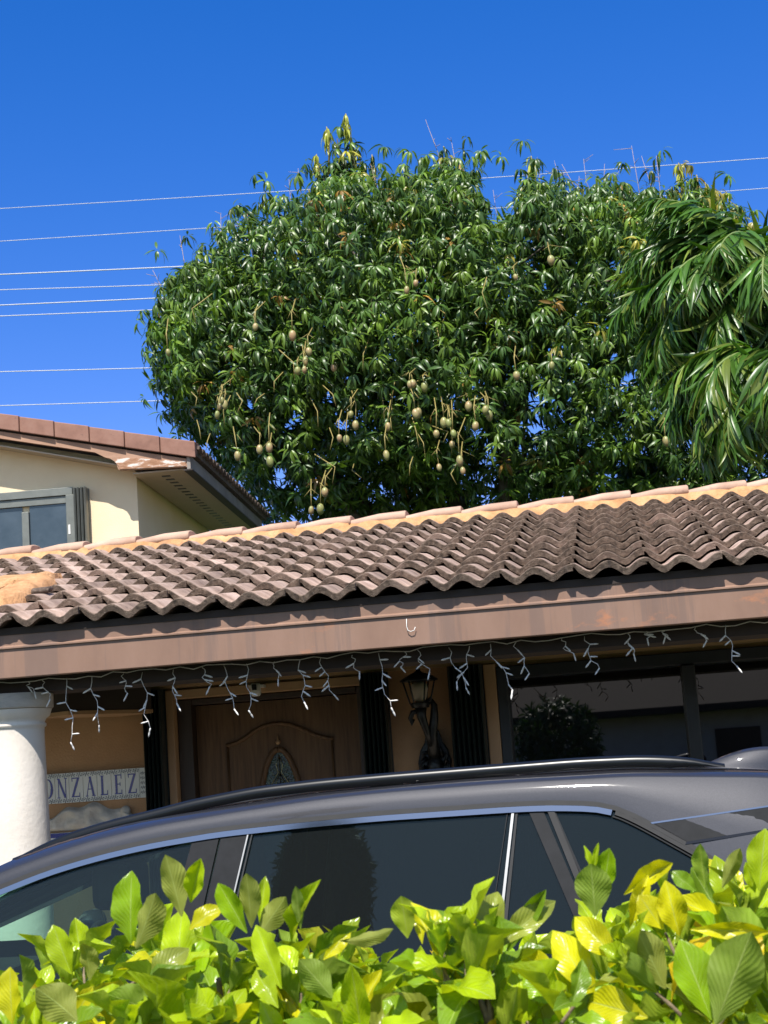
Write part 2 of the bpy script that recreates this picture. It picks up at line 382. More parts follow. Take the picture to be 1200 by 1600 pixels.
p_.grid(pts, 6, len(outl), 0, True, False, True); p_.build('mortar_patch', M_mortar, roof)
for (x, y, rz, L_, wd_) in ((-2.80, 7.50, .1, .16, .075), (-3.10, 7.98, -.35, .30, .035), (-2.84, 7.24, .1, .10, .05)):
    t1 = MB(); pts = []
    for i in range(3):
        for q in range(7):
            a = math.pi*(q/6); pts.append((-L_/2+L_*i/2, -wd_*math.cos(a)*(1-.3*(i == 2)), .016*math.sin(a)+.004*i))
    t1.grid(pts, 3, 7)
    Mx = Matrix.Translation((x, y, roofz(y)+.085)) @ Matrix.Rotation(rz, 4, 'Z') @ Matrix.Rotation(.2, 4, 'X')
    t1.v = [tuple(Mx @ Vector(p)) for p in t1.v]
    o = t1.build('tile_fragment', M_tile_end, roof); md = o.modifiers.new('s', 'SOLIDIFY'); md.thickness = .02

# column
CXc, CYc = -2.722, 6.97
c = MB()
c.lathe([(.19, .12), (.19, .22), (.165, .26), (.158, .32), (.150, 1.0), (.146, 1.5), (.139, 1.80), (.136, 1.90), (.136, 1.955), (.137, 1.968), (.145, 1.974), (.146, 1.984), (.139, 1.990),
         (.140, 1.996), (.146, 2.008), (.162, 2.020), (.170, 2.045), (.172, 2.05)], CXc, CYc, 48)
c.build('column', M_white, house)
c = MB(); c.lathe([(.0, 2.052), (.176, 2.052), (.180, 2.058), (.181, 2.118), (.178, 2.120), (0, 2.120)], CXc, CYc, 40)
c.build('column_capital', noisy(mat('stained_shaded_capital', rough=.9), [(.36, .33, .30), (.50, .45, .39), (.62, .55, .47)], 5, bump=.4, bscale=50, bdist=.006, stretch=(1, 1, 3)), house, bevel=.004)  # stained stucco, with the shade under the eave also put into its colour
# dark beam end with pale underside at the porch corner
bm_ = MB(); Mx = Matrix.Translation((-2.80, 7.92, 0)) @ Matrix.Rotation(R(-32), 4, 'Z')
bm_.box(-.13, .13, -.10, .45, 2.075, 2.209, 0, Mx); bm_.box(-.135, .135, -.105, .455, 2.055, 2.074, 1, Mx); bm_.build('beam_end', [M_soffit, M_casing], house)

# door
fr = MB()
fr.box(-2.415, -2.372, 8.37, 8.55, .12, 2.174); fr.box(-2.372, -1.352, 8.37, 8.55, 2.125, 2.174)
fr.build('door_casing', M_casing, house, bevel=.004)
fr = MB(); fr.box(-2.370, -2.290, 8.43, 8.56, .12, 2.122); fr.box(-1.385, -1.352, 8.43, 8.56, .12, 2.122); fr.box(-2.288, -1.387, 8.43, 8.56, 2.09, 2.122)
fr.build('door_frame', M_doorframe, house, bevel=.004)
dr = MB(); dr.box(-2.286, -1.389, 8.50, 8.545, .13, 2.085); door = dr.build('door', M_door, house)
def moulding(pts, r, name, m, parent):
    b = MB(); b.tube(pts, r, 8); return b.build(name, m, parent)
DCX = -1.838
arch = [(-2.125, 1.862), (-2.10, 1.866), (-2.06, 1.876), (-2.02, 1.895), (-1.97, 1.927), (-1.92, 1.950), (-1.87, 1.960), (-1.82, 1.960), (-1.77, 1.951), (-1.71, 1.925), (-1.65, 1.893), (-1.60, 1.872), (-1.56, 1.862), (-1.535, 1.860)]
moulding([(x, 8.497, z) for x, z in arch], .011, 'door_moulding', M_door, door)
moulding([(-2.118, 8.498, z) for z in (1.855, 1.4, .5)], .007, 'door_moulding', M_door, door)
moulding([(-1.545, 8.498, z) for z in (1.852, 1.4, .5)], .007, 'door_moulding', M_door, door)
ov = []
for k in range(49):
    a = 2*math.pi*k/48
    x = math.sin(a); z = math.cos(a)
    ov.append((DCX+.128*x*(1-.12*z), 8.496, 1.40+.425*z))
moulding(ov, .016, 'oval_moulding', M_door, door)
og = MB(); n = 48; og.add([(DCX+.112*math.sin(2*math.pi*k/n)*(1-.12*math.cos(2*math.pi*k/n)), 8.4975, 1.40+.405*math.cos(2*math.pi*k/n)) for k in range(n)], [tuple(range(n))])
og.build('oval_glass', M_leaded, door)
lead = MB()
for sx in (-1, 1):
    lead.tube([(DCX+sx*x, 8.494, z) for x, z in ((0, 1.79), (.018, 1.74), (.008, 1.70), (.035, 1.66), (.07, 1.60), (.085, 1.5), (.05, 1.4))], .0022, 5)
    lead.tube([(DCX+sx*x, 8.494, z) for x, z in ((0, 1.70), (.03, 1.63), (.02, 1.57), (.0, 1.52))], .002, 5)
lead.tube([(DCX, 8.494, 1.80), (DCX, 8.494, 1.0)], .002, 5)
lead.tube([(DCX-.10, 8.494, 1.60), (DCX, 8.494, 1.64), (DCX+.10, 8.494, 1.60)], .002, 5)
lead.build('leading', mat('brass_leading', (.35, .30, .16), .35, 1), door)
orn = MB(); orn.lathe([(.0, 1.845), (.008, 1.85), (.016, 1.862), (.006, 1.872), (.0, 1.90)], DCX, 8.492, 6); orn.build('door_ornament', M_casing, door)
dk = MB(); dk.lathe([(0, 0), (.03, .0), (.03, .012), (.012, .02), (.012, .045), (.03, .055), (.033, .07), (.02, .085), (0, .088)], 0, 0, 20)
dk.v = [(-1.45+x, 8.498-z, 1.06+y) for x, y, z in dk.v]; dk.build('door_knob', mat('brass', (.5, .36, .14), .3, 1), door)
pk = MB(); pk.lathe([(0, 0), (.012, .0), (.012, .006), (0, .007)], 0, 0, 12); pk.v = [(-1.428+x, 8.498-z, 1.632+y) for x, y, z in pk.v]
pk.build('peephole', M_casing, door)
# folded accordion shutters either side of the openings
def shutter(x0, x1, y0, z0, z1, m, parent, n=5, rail=True):
    b = MB()
    wdt = (x1-x0)/n
    for k in range(n):
        xa = x0+k*wdt; b.prism_xy = None
        vs = [(xa+.15*wdt, y0), (xa+.55*wdt, y0-.022), (xa+.85*wdt, y0), (xa+.85*wdt, y0+.07), (xa+.15*wdt, y0+.07)]
        q = len(vs); b.add([(x, y, z0) for x, y in vs]+[(x, y, z1) for x, y in vs], [tuple(range(q)), tuple(range(2*q-1, q-1, -1))]+[(i, (i+1) % q, (i+1) % q+q, i+q) for i in range(q)])
    b.box(x0, x1, y0+.072, y0+.09, z0, z1)
    return b.build('accordion_shutter', m, parent, bevel=0)
shutter(-2.528, -2.418, 8.30, .13, 2.180, M_shutter, house)
shutter(-1.350, -1.205, 8.30, .13, 2.180, M_shutter, house, 6)
shutter(-.885, -.700, 8.30, .80, 2.180, M_shutter, house, 7)
# big window
wn = MB()
wx0, wx1 = -.632, 1.75
wn.box(wx0, wx0+.055, 8.36, 8.50, .85, 2.163); wn.box(wx1-.055, wx1, 8.36, 8.50, .85, 2.163)
wn.box(wx0+.055, wx1-.055, 8.36, 8.50, 2.10, 2.163); wn.box(wx0+.055, wx1-.055, 8.36, 8.50, .85, .92)
win = wn.build('window', M_winframe, house, bevel=.004)
b = MB(); b.box(.318, .385, 8.34, 8.49, .922, 2.098); b.build('mullion', M_winframe, win, bevel=.006)
b = MB(); b.box(wx0+.056, .317, 8.462, 8.468, .922, 2.098); b.build('pane', M_pane, win)
b = MB(); b.box(.386, wx1-.056, 8.466, 8.472, .922, 2.098); b.build('pane', M_pane, win)
b = MB(); b.box(-.698, -.634, 8.362, 8.398, .8, 2.180); b.build('window_casing', M_casing, house, bevel=.003)

# motion sensor on the door casing
sn = empty('motion_sensor', (-1.90, 8.30, 2.15), label='small white motion sensor with black lens above the front door', cat='sensor')
b = MB(); b.lathe([(0, 2.103), (.018, 2.104), (.026, 2.112), (.028, 2.13), (.026, 2.165), (.02, 2.172), (0, 2.173)], -1.90, 8.30, 20); b.build('body', M_plastic, sn)
b = MB(); b.box(-1.913, -1.889, 8.263, 8.285, 2.135, 2.165); b.build('lens', M_black, sn, bevel=.003)
b = MB(); b.box(-1.94, -1.86, 8.30, 8.368, 2.150, 2.163); b.build('bracket', M_plastic, sn)

# ------------------------------------------------------------------ name sign of glazed tiles
sg = empty('name_sign', (-2.90, 8.38, 1.70), label='white and blue glazed tile name sign reading GONZALEZ beside the door', cat='sign')
sx1 = -2.545; zc = 1.697; TWs = .0785; word = "GONZALEZ"
b = MB(); nT = len(word)
edges = [sx1-.035-TWs*k for k in range(nT+1)]
spans = [(sx1-.0345, sx1)]+[(edges[k+1]+.0006, edges[k]-.0006) for k in range(nT)]+[(edges[-1]-.035, edges[-1]-.0006)]
for (a, c2) in spans: b.box(a, c2, 8.380, 8.392, zc-.0795, zc+.0795)
b.build('tile_backing', M_glazewhite, sg, bevel=.0015)
def ribbon(pts, widths):
    out = []
    for i, (p, wd) in enumerate(zip(pts, widths)):
        a = Vector(pts[max(i-1, 0)]); c2 = Vector(pts[min(i+1, len(pts)-1)]); t = (c2-a).normalized(); nrm = Vector((-t.y, t.x))
        out.append((Vector(p)+nrm*wd/2, Vector(p)-nrm*wd/2))
    return out
def letter_quads(ch):
    Q = []
    def bar(x0, z0, x1, z1, w_): Q.append([(x0-w_/2, z0), (x0+w_/2, z0), (x1+w_/2, z1), (x1-w_/2, z1)])
    def hb(x0, x1, z, h): Q.append([(x0, z-h/2), (x1, z-h/2), (x1, z+h/2), (x0, z+h/2)])
    def rib(pts, ws):
        r = ribbon(pts, ws)
        for i in range(len(r)-1): Q.append([r[i][0], r[i][1], r[i+1][1], r[i+1][0]])
    T, t = .15, .05
    if ch == 'O':
        pts = [(.32+.27*math.cos(a), .5+.48*math.sin(a)) for a in [2*math.pi*k/28 for k in range(29)]]
        rib(pts, [t+(T-t)*abs(math.cos(2*math.pi*k/28))**1.5 for k in range(29)])
    elif ch == 'G':
        ang = [R(40)+R(285)*k/24 for k in range(25)]
        rib([(.34+.29*math.cos(a), .5+.48*math.sin(a)) for a in ang], [t+(T-t)*max(0, -math.cos(a))**1.3 for a in ang])
        bar(.56, .0+.06, .56, .45, T*.9); hb(.40, .68, .45, t); bar(.56, .72, .56, .95, t)
    elif ch == 'N':
        bar(.10, 0, .10, 1, t*1.1); bar(.58, 0, .58, 1, t*1.1); bar(.55, 0, .10, 1, T); hb(.0, .2, .015, .04); hb(.48, .68, .985, .04); hb(0, .12, .985, .04)
    elif ch == 'Z':
        bar(.09, .0, .50, 1, T*1.1); hb(.06, .56, .97, .06); hb(.04, .58, .03, .06); bar(.08, .8, .06, 1, .05); bar(.56, 0, .57, .22, .05)
    elif ch == 'A':
        bar(.10, 0, .34, 1, t*1.1); bar(.56, 0, .32, 1, T); hb(.18, .46, .36, t); hb(.02, .2, .015, .04); hb(.44, .68, .015, .04)
    elif ch == 'L':
        bar(.20, 0, .20, 1, T); hb(.08, .32, .985, .04); hb(.08, .56, .03, .06); bar(.54, 0, .55, .24, .05)
    elif ch == 'E':
        bar(.20, 0, .20, 1, T); hb(.08, .54, .97, .06); hb(.08, .56, .03, .06); hb(.2, .45, .51, .05); bar(.53, .78, .53, 1, .05); bar(.55, 0, .55, .22, .05); bar(.45, .42, .45, .6, .04)
    return Q
LH = .104
for k, ch in enumerate(reversed(word)):
    xc = (edges[k]+edges[k+1])/2
    b = MB()
    for i, q in enumerate(letter_quads(ch)):
        yy = 8.3788-.00012*i
        b.add([(xc+(p[0]-.33)*LH*.80, yy, zc+(p[1]-.5)*LH) for p in q]+[(xc+(p[0]-.33)*LH*.80, 8.3796, zc+(p[1]-.5)*LH) for p in q],
              [(0, 1, 2, 3), (4, 7, 6, 5), (0, 4, 5, 1), (1, 5, 6, 2), (2, 6, 7, 3), (3, 7, 4, 0)])
    b.build('letter', M_blue, sg)
b = MB()
def dot(x, z, rx, rz, a=0, y=8.3791):
    vs = []
    for k in range(8):
        q = 2*math.pi*k/8; u = rx*math.cos(q); v = rz*math.sin(q); vs.append((x+u*math.cos(a)-v*math.sin(a), y-random.random()*.0003, z+u*math.sin(a)+v*math.cos(a)))
    b.add(vs, [tuple(range(8))])
def motif(x, z, s_=1):
    for q in range(6):
        a = 2*math.pi*q/6+.3; dot(x+.0085*s_*math.cos(a)*1.3, z+.0065*s_*math.sin(a), .0042*s_, .0022*s_, a)
    dot(x, z, .003*s_, .003*s_)
    for q in range(5): dot(x+random.uniform(-.016, .016)*s_, z+random.uniform(-.007, .007)*s_, .0025, .0012, random.random()*3)
for k in range(nT):
    xc = (edges[k]+edges[k+1])/2
    for dx in (-.020, .020):
        if (k % 1 == 0): motif(xc+dx+.0, zc+.0665, 1.25); motif(xc+dx, zc-.0665, 1.25)
for z in (-.05, -.025, 0, .025, .05):
    motif(sx1-.017, zc+z, .9); motif(edges[-1]-.017, zc+z, .9)
b.build('floral_border', M_motif, sg, fixn=False)

# plaster relief with scrolls below the sign and blue tiled panel under it
pr_ = empty('plaster_relief', (-2.88, 8.37, 1.45), label='white scrolled plaster relief hung on the wall under the name sign', cat='wall ornament')
b = MB(); NX, NZ = 46, 14; pts = []
def rel_top(x):
    u = (x+2.875)/.36
    return 1.475+.13*max(0, 1-abs(u)**1.6)+.012*math.sin(u*14) if abs(u) < 1 else 1.475
for i in range(NX):
    x = -3.235+.72*i/(NX-1); tp = max(rel_top(x), 1.485)
    for j in range(NZ):
        z = 1.472+(tp-1.472)*j/(NZ-1)
        u = (x+2.875); v = (z-1.50)
        r1 = math.hypot(u-.09, v-.02)*55; r2 = math.hypot(u+.09, v-.02)*55
        dpt = .018+.012*math.sin(r1+math.atan2(v-.02, u-.09))*(u > 0)+.012*math.sin(r2-math.atan2(v-.02, u+.09))*(u <= 0)
        dpt += .012*math.exp(-(u*u)/.002)
        e = min(1, j/2+.2, (NZ-1-j)/2, i/2, (NX-1-i)/2)
        pts.append((x, 8.398-max(.002, dpt*e+.006*e), z))
b.grid(pts, NX, NZ); b.build('relief', M_plaster, pr_)
b = MB(); b.lathe([(0, -.022), (.02, -.02), (.028, -.006), (.028, .0), (0, .003)], 0, 0, 14); b.v = [(-2.665+x, 8.385+z*.6, 1.555+y) for x, y, z in b.v]; b.build('rosette', M_plaster, pr_)
pn = empty('tile_panel', (-2.88, 8.38, 1.3), label='blue and white glazed tile panel on the wall below the plaster relief', cat='wall panel')
b = MB(); b.box(-3.16, -2.60, 8.382, 8.396, 1.20, 1.462); b.build('tile_field', M_glazewhite, pn)
b = MB()
for i in range(7):
    for j in range(2):
        b.box(-3.15+i*.079, -3.15+i*.079+.05+random.random()*.02, 8.3795, 8.3815, 1.215+j*.10, 1.215+j*.10+.05+random.random()*.03)
b.box(-3.158, -2.602, 8.379, 8.3812, 1.437, 1.460)
b.build('blue_pattern', M_blue, pn)

# ------------------------------------------------------------------ wall lantern
ln = empty('wall_lantern', (-1.0, 8.39, 1.7), label='black ornate wall lantern with frosted glass on scrolled arm', cat='lantern')
b = MB()
pts = [(-1.07, 1.60), (-1.045, 1.50), (-.99, 1.47), (-.935, 1.50), (-.91, 1.60), (-.90, 1.70), (-.915, 1.76), (-.94, 1.80), (-.955, 1.86), (-.99, 1.88), (-1.02, 1.86), (-1.035, 1.80), (-1.06, 1.76), (-1.075, 1.70)]
b.prism(pts, 8.372, 8.397); b.build('backplate', M_black, ln, bevel=.008)
b = MB()
for i in range(10):
    a = 2*math.pi*i/10; b.tube([(-.985+.05*math.cos(a), 8.36, 1.68+.07*math.sin(a)), (-.985+.08*math.cos(a+.5), 8.345, 1.68+.10*math.sin(a+.5)), (-.985+.07*math.cos(a+.9), 8.35, 1.68+.085*math.sin(a+.9))], [.012, .008, .004], 6)
b.lathe([(0, 1.60), (.03, 1.62), (.045, 1.66), (.04, 1.70), (.02, 1.74), (0, 1.75)], -.985, 8.352, 10)
b.build('leaf_ornament', M_black, ln)
b = MB()
b.tube([(-.985, 8.36, 1.72), (-.982, 8.30, 1.76), (-.975, 8.26, 1.84), (-.960, 8.26, 1.92), (-.955, 8.26, 1.985), (-.975, 8.26, 2.02), (-1.0, 8.25, 2.0)], [.03, .03, .024, .022, .018, .014, .010], 10)
b.tube([(-1.02, 8.22, 1.98), (-1.02, 8.22, 1.93), (-1.0, 8.24, 1.85), (-.99, 8.27, 1.78)], [.030, .024, .016, .014], 10)
b.tube([(-1.03, 8.22, 1.96), (-1.065, 8.22, 1.955), (-1.078, 8.22, 1.925), (-1.07, 8.22, 1.895), (-1.062, 8.22, 1.92)], [.014, .015, .014, .012, .008], 8)
b.build('arm', M_black, ln)
hx, hy = -1.022, 8.22
b = MB()
b.lathe([(.045, 1.975), (.048, 1.985), (.055, 1.995), (.05, 2.003)], hx, hy, 6); b.lathe([(.0, 1.974), (.045, 1.975)], hx, hy, 6)
for k in range(6):
    a = 2*math.pi*k/6; b.tube([(hx+.052*math.cos(a), hy+.052*math.sin(a), 2.0), (hx+.083*math.cos(a), hy+.083*math.sin(a), 2.115)], .005, 5)
b.build('cage', M_black, ln)
b = MB(); b.lathe([(.098, 2.112), (.10, 2.118), (.075, 2.135), (.045, 2.15), (.022, 2.158), (.012, 2.165), (.014, 2.175), (0, 2.182)], hx, hy, 6); b.lathe([(.0, 2.11), (.098, 2.112)], hx, hy, 6)
b.build('lantern_roof', M_black, ln)
b = MB(); b.lathe([(.0, 2.006), (.025, 2.006), (.036, 2.03), (.044, 2.07), (.040, 2.095), (.02, 2.108), (0, 2.109)], hx, hy, 20); b.build('frosted_glass', M_frost, ln)

# ------------------------------------------------------------------ icicle light string
ic = empty('icicle_lights', (-1, 6.86, 2.17), label='unlit white icicle light string hanging behind the brown fascia board', cat='string lights')
LY = 6.835
b = MB(); pts = []
x = -3.1
while x < 1.3:
    pts.append((x, LY+random.uniform(-.01, .01), 2.168+random.uniform(-.006, .012))); x += .06
b.tube(pts, .0022, 5); b.build('main_cable', M_cable, ic)
bulb_me = None
def bulb_mesh():
    b = MB(); b.lathe([(0, .002), (.0040, .0), (.0040, -.015), (.0034, -.016), (.0048, -.024), (.0040, -.034), (.0012, -.041), (0, -.042)], 0, 0, 8)
    me = bpy.data.meshes.new('bulb'); me.from_pydata(b.v, [], b.f); me.materials.append(M_plastic)
    for p in me.polygons: p.use_smooth = True
    return me
bulb_me = bulb_mesh()
# (x at the cable, z at the lowest tip, sideways drift) in metres
strands = [(-2.60, 2.10, .03, 2), (-2.53, 2.06, .04, 3), (-2.415, 1.865, .015, 6), (-2.30, 1.93, .03, 5), (-2.155, 2.06, .01, 3), (-2.07, 1.90, .02, 6), (-1.93, 2.00, .0, 4), (-1.80, 2.06, .03, 3),
           (-1.70, 1.955, .035, 5), (-1.60, 1.945, .01, 5), (-1.475, 2.07, .02, 2), (-1.36, 1.965, .01, 5), (-1.27, 1.985, .05, 5), (-1.13, 2.075, .02, 2), (-1.015, 1.91, .03, 6),
           (-.905, 2.08, -.02, 3), (-.845, 2.05, .04, 3), (-.71, 1.97, .07, 4), (-.62, 2.0, -.06, 4), (-.53, 1.945, .09, 6), (-.42, 2.01, .05, 4), (-.225, 2.08, .03, 2), (-.13, 2.01, .04, 5),
           (.05, 2.06, .02, 4), (.20, 2.12, .02, 2), (.335, 2.09, .05, 2), (.46, 1.975, .03, 5), (.13, 2.12, .01, 3)]
for (sx, sz, dr_, nb) in strands:
    b = MB(); L = 2.168-sz-.02; npt = 9; path = []
    for i in range(npt):
        tt = i/(npt-1)
        path.append(Vector((sx+dr_*tt**1.5+(math.sin(tt*9+sx*7)*.010+random.uniform(-.006, .006))*(tt > 0), LY+random.uniform(-.005, .005), 2.168-L*tt)))
    b.tube(path, .0018, 5); st = b.build('strand', M_cable, ic)
    for k in range(nb):
        tt = (k+1)/nb; i = min(npt-1, int(round(tt*(npt-1)))); p = path[i]
        o = bpy.data.objects.new('bulb', bulb_me); COL.objects.link(o); o.parent = st
        a = random.choice((-1, 1))*random.uniform(.5, 1.6) if k < nb-1 else random.uniform(-.7, .7)
        o.location = p; o.rotation_euler = (random.uniform(-.4, .4), a, 0); s_ = random.uniform(.8, 1.05); o.scale = (s_*.9, s_*.9, s_)
        o.matrix_parent_inverse = Matrix.Identity(4)

# ------------------------------------------------------------------ upper house behind
uh = empty('two_storey_house', (-3.25, 12.5, 0), label='taller cream house with brown rake tiles behind the bungalow ridge', cat='house')
UY = 12.5; WY = 12.78; RS = .236
def rk(x): return 4.443+(-3.252-x)*RS       # top outer edge of rake tiles
UXR = -8.6
b = MB()
b.prism([(-3.82, 0), (-3.82, rk(-3.82)-.20), (UXR, rk(UXR)-.20), (-13.4, rk(-3.82)-.20), (-13.4, 0)], WY, WY+.2)
b.box(-4.02, -3.82, WY+.2, 15.9, 0, 4.25); b.box(-13.4, -13.2, WY+.2, 15.9, 0, 4.25); b.box(-13.2, -4.02, 15.7, 15.9, 0, 4.25)
b.build('wall', M_cream, uh)
# roof slabs
b = MB()
def slab(x0, x1, z0, z1, y0, y1, th): b.prism([(x0, z0), (x1, z1), (x1, z1-th), (x0, z0-th)], y0, y1)
b.prism([(-3.27, rk(-3.27)-.05), (UXR, rk(UXR)-.05), (-13.9, rk(-3.27)-.05), (-13.9, rk(-3.27)-.10), (UXR, rk(UXR)-.12), (-3.27, rk(-3.27)-.10)], UY+.03, 16.2)
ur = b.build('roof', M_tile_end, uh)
# barrel tile edge along the receding eave (jagged line)
b = MB(); y = UY+.06
while y < 16.15:
    pts = []
    for i in range(2):
        for q in range(9):
            a = math.pi*q/8; pts.append((-3.235-i*1.6, y+.075-.072*math.cos(a), rk(-3.235-i*1.6)-.055+.048*math.sin(a)))
    b.grid(pts, 2, 9); y += .1525
o = b.build('eave_tiles', M_tile_end, ur); md = o.modifiers.new('s', 'SOLIDIFY'); md.thickness = .02
# rake tiles, each a folded slab
L_ = .298; dx = L_*math.cos(math.atan(RS)); dz = L_*math.sin(math.atan(RS))
x = -3.255
while x > UXR:
    xa, xb = x, x-dx*1.0
    za, zb = rk(xa), rk(xb)
    b = MB(); ov_ = .012
    b.add([(xa, UY-ov_, za), (xb, UY, zb-.004), (xb, UY, zb-.135), (xa, UY-ov_, za-.135),
           (xa, UY+.16, za+.012), (xb, UY+.16, zb+.008), (xb, UY+.02, zb-.135), (xa, UY+.008, za-.135), (xa, UY+.16, za-.01), (xb, UY+.16, zb-.014)],
          [(0, 1, 2, 3), (0, 4, 5, 1), (3, 2, 6, 7), (0, 3, 7, 8, 4), (4, 8, 9, 5), (1, 5, 9, 6, 2), (7, 6, 9, 8)])
    b.build('rake_tile', M_brown_rake, uh, bevel=.006); x -= dx+.0035
# rake board with notched return
b = MB()
top = lambda x: rk(x)-.150
b.prism([(-3.33, top(-3.33)), (-3.33, 4.245), (-3.90, 4.268), (-3.912, 4.278), (-3.92, 4.31), (-3.94, 4.345), (-3.975, 4.37), (-4.02, 4.385), (-4.10, top(-4.10)-.060), (UXR, top(UXR)-.06), (UXR, top(UXR))], UY+.03, UY+.075)
b.build('rake_board', M_rakeboard, uh)
b = MB(); b.prism([(-3.345, 4.292), (-3.345, 4.252), (-3.895, 4.273), (-3.905, 4.30), (-3.93, 4.335), (-3.90, 4.372)], UY+.024, UY+.029); b.build('peeling_board', M_peel, uh)
# boxed eave: flat soffit, fascia boards receding
b = MB(); b.box(-3.80, -3.36, UY+.08, 16.1, 4.232, 4.244); sf = b.build('soffit', M_soffit_up, uh)
b = MB(); b.prism([(-3.82, 4.30), (UXR, rk(UXR)-.2), (UXR, rk(UXR)-.21), (-3.82, 4.29)], UY+.08, WY-.002); b.build('rake_soffit', M_soffit_up, uh)
y = 12.75
while y < 15.9:
    b = MB(); b.box(-3.60, -3.53, y, y+.045, 4.2285, 4.2315); y += .155; b.build('vent_slot', M_black, sf)
b = MB(); b.box(-3.358, -3.335, UY+.08, 16.1, 4.225, 4.27); b.box(-3.362, -3.290, UY+.02, 16.1, 4.214, 4.2245); b.build('lower_fascia', M_darkpaint, uh)
b = MB(); b.box(-3.334, -3.305, UY+.02, 16.1, 4.226, 4.335); b.build('fascia', M_fascia_up, uh)
# upper window
b = MB(); b.box(-6.2, -4.36, WY-.05, WY-.003, 4.135, 4.20); b.box(-4.415, -4.345, WY-.06, WY-.003, 3.3, 4.134); b.box(-4.80, -4.74, WY-.045, WY-.003, 3.3, 4.02); b.box(-6.2, -4.417, WY-.035, WY-.003, 4.07, 4.132)
uw = b.build('window', M_greyframe, uh, bevel=.003)
b = MB(); b.box(-6.2, -4.802, WY-.012, WY-.004, 3.3, 4.068); b.build('pane', M_pane_up, uw)
b = MB(); b.box(-4.738, -4.417, WY-.020, WY-.005, 3.3, 4.068); b.build('pane', M_pane_up, uw)
shutter(-4.343, -4.225, WY-.10, 3.3, 4.18, M_greyframe, uh, 4)
b = MB(); b.box(-4.40, -4.383, WY-.064, WY-.0605, 3.80, 3.88); b.build('sticker', M_plastic, uw)
b = MB(); b.box(-3.815, -3.75, 14.6, 14.68, 3.4, 4.0); b.build('downpipe', M_fascia_up, uh)

uh.rotation_euler.z = R(3.4)

# ------------------------------------------------------------------ power lines
wires = [((-10.108, 12.033), (3.21, 11.189), .007, 'highest thin white power line crossing behind the mango tree top'),
         ((-10.127, 11.428), (3.155, 10.673), .007, 'second highest thin power line, crossing behind the mango tree crown'),
         ((-10.146, 10.816), (-7.464, 10.621), .013, 'thick bright power line, uppermost of the close lower bundle of four'),
         ((-10.155, 10.535), (-7.478, 10.31), .009, 'thin power line directly below the thick bright one in the bundle'),
         ((-10.164, 10.255), (-7.547, 10.075), .012, 'thick power line third down in the bundle of four'),
         ((-10.17, 10.057), (-7.556, 9.868), .010, 'lowest power line of the close bundle of four'),
         ((-10.202, 9.051), (-7.433, 8.825), .010, 'lone power line well below the bundle, entering the tree at mid height'),
         ((-10.221, 8.443), (-6.446, 8.167), .009, 'lowest power line, passing just above the upper house roof')]
M_wire = mat('pale_wire', (.55, .56, .58), .6)
for (a, c2, r_, lab) in wires:
    sl_ = (c2[1]-a[1])/(c2[0]-a[0]); b = MB(); pts = []
    for i in range(41):
        x = -40+80*i/40; pts.append((x, 26, a[1]+sl_*(x-a[0])+.0006*((x+9)**2)*(1)))
    b.tube(pts, r_*.8, 6); o = b.build('power_line', M_wire, label=lab, cat='power line', group='power lines crossing the sky')

# ------------------------------------------------------------------ foliage machinery
def leaf_template(nl, nw, width, droop, fold, wave=0.0, shape='lance', curl=0.0):
    """unit-length leaf along +x, width across y; returns verts (n,3), faces, uv"""
    V, UV = [], []
    for i in range(nl+1):
        t = i/nl
        if shape == 'lance': wd = width*math.sin(math.pi*min(1, t**.85))**.8*(1-.15*t)
        else: wd = width*(math.sin(math.pi*t**1.22)**.82 if 0 < t < 1 else 0)*(1.0)
        if i == 0: wd = width*.05
        if i == nl: wd = width*.03
        cx_ = t; cz = -droop*t*t
        ang = droop*1.2*t
        for j in range(nw+1):
            s_ = (j/nw-.5)*2
            z = cz+abs(s_)*wd*.5*fold + wave*math.sin(t*15+s_*2)*abs(s_)*wd - curl*(s_**2)*wd
            V.append((cx_*(1-.25*droop*t), s_*wd*.5, z)); UV.append((t, j/nw))
    Fs = []
    for i in range(nl):
        for j in range(nw):
            a = i*(nw+1)+j; Fs.append((a, a+nw+1, a+nw+2, a+1))
    return np.array(V), np.array(Fs), np.array(UV)
def batch(name, tmpl, P, D, Nn, S, C, m, parent=None, Wd=None, **k):
    """leaves: base points P, directions D, normals Nn, lengths S, colours C"""
    V, Fs, UV = tmpl; n = len(P); P = np.asarray(P, float); D = np.asarray(D, float); Nn = np.asarray(Nn, float); S = np.asarray(S, float)
    D = D/np.linalg.norm(D, axis=1, keepdims=True); Nn = Nn-(Nn*D).sum(1, keepdims=True)*D; Nn = Nn/(np.linalg.norm(Nn, axis=1, keepdims=True)+1e-9)
    B = np.cross(Nn, D)
    Wd = S if Wd is None else np.asarray(Wd)
    A = P[:, None, :]+V[None, :, 0:1]*D[:, None, :]*S[:, None, None]+V[None, :, 1:2]*B[:, None, :]*Wd[:, None, None]+V[None, :, 2:3]*Nn[:, None, :]*S[:, None, None]
    nv = len(V); A = A.reshape(-1, 3); FF = (Fs[None]+(np.arange(n)*nv)[:, None, None]).reshape(-1, 4)
    return A, FF, np.repeat(np.asarray(C), nv, axis=0), np.tile(UV, (n, 1))
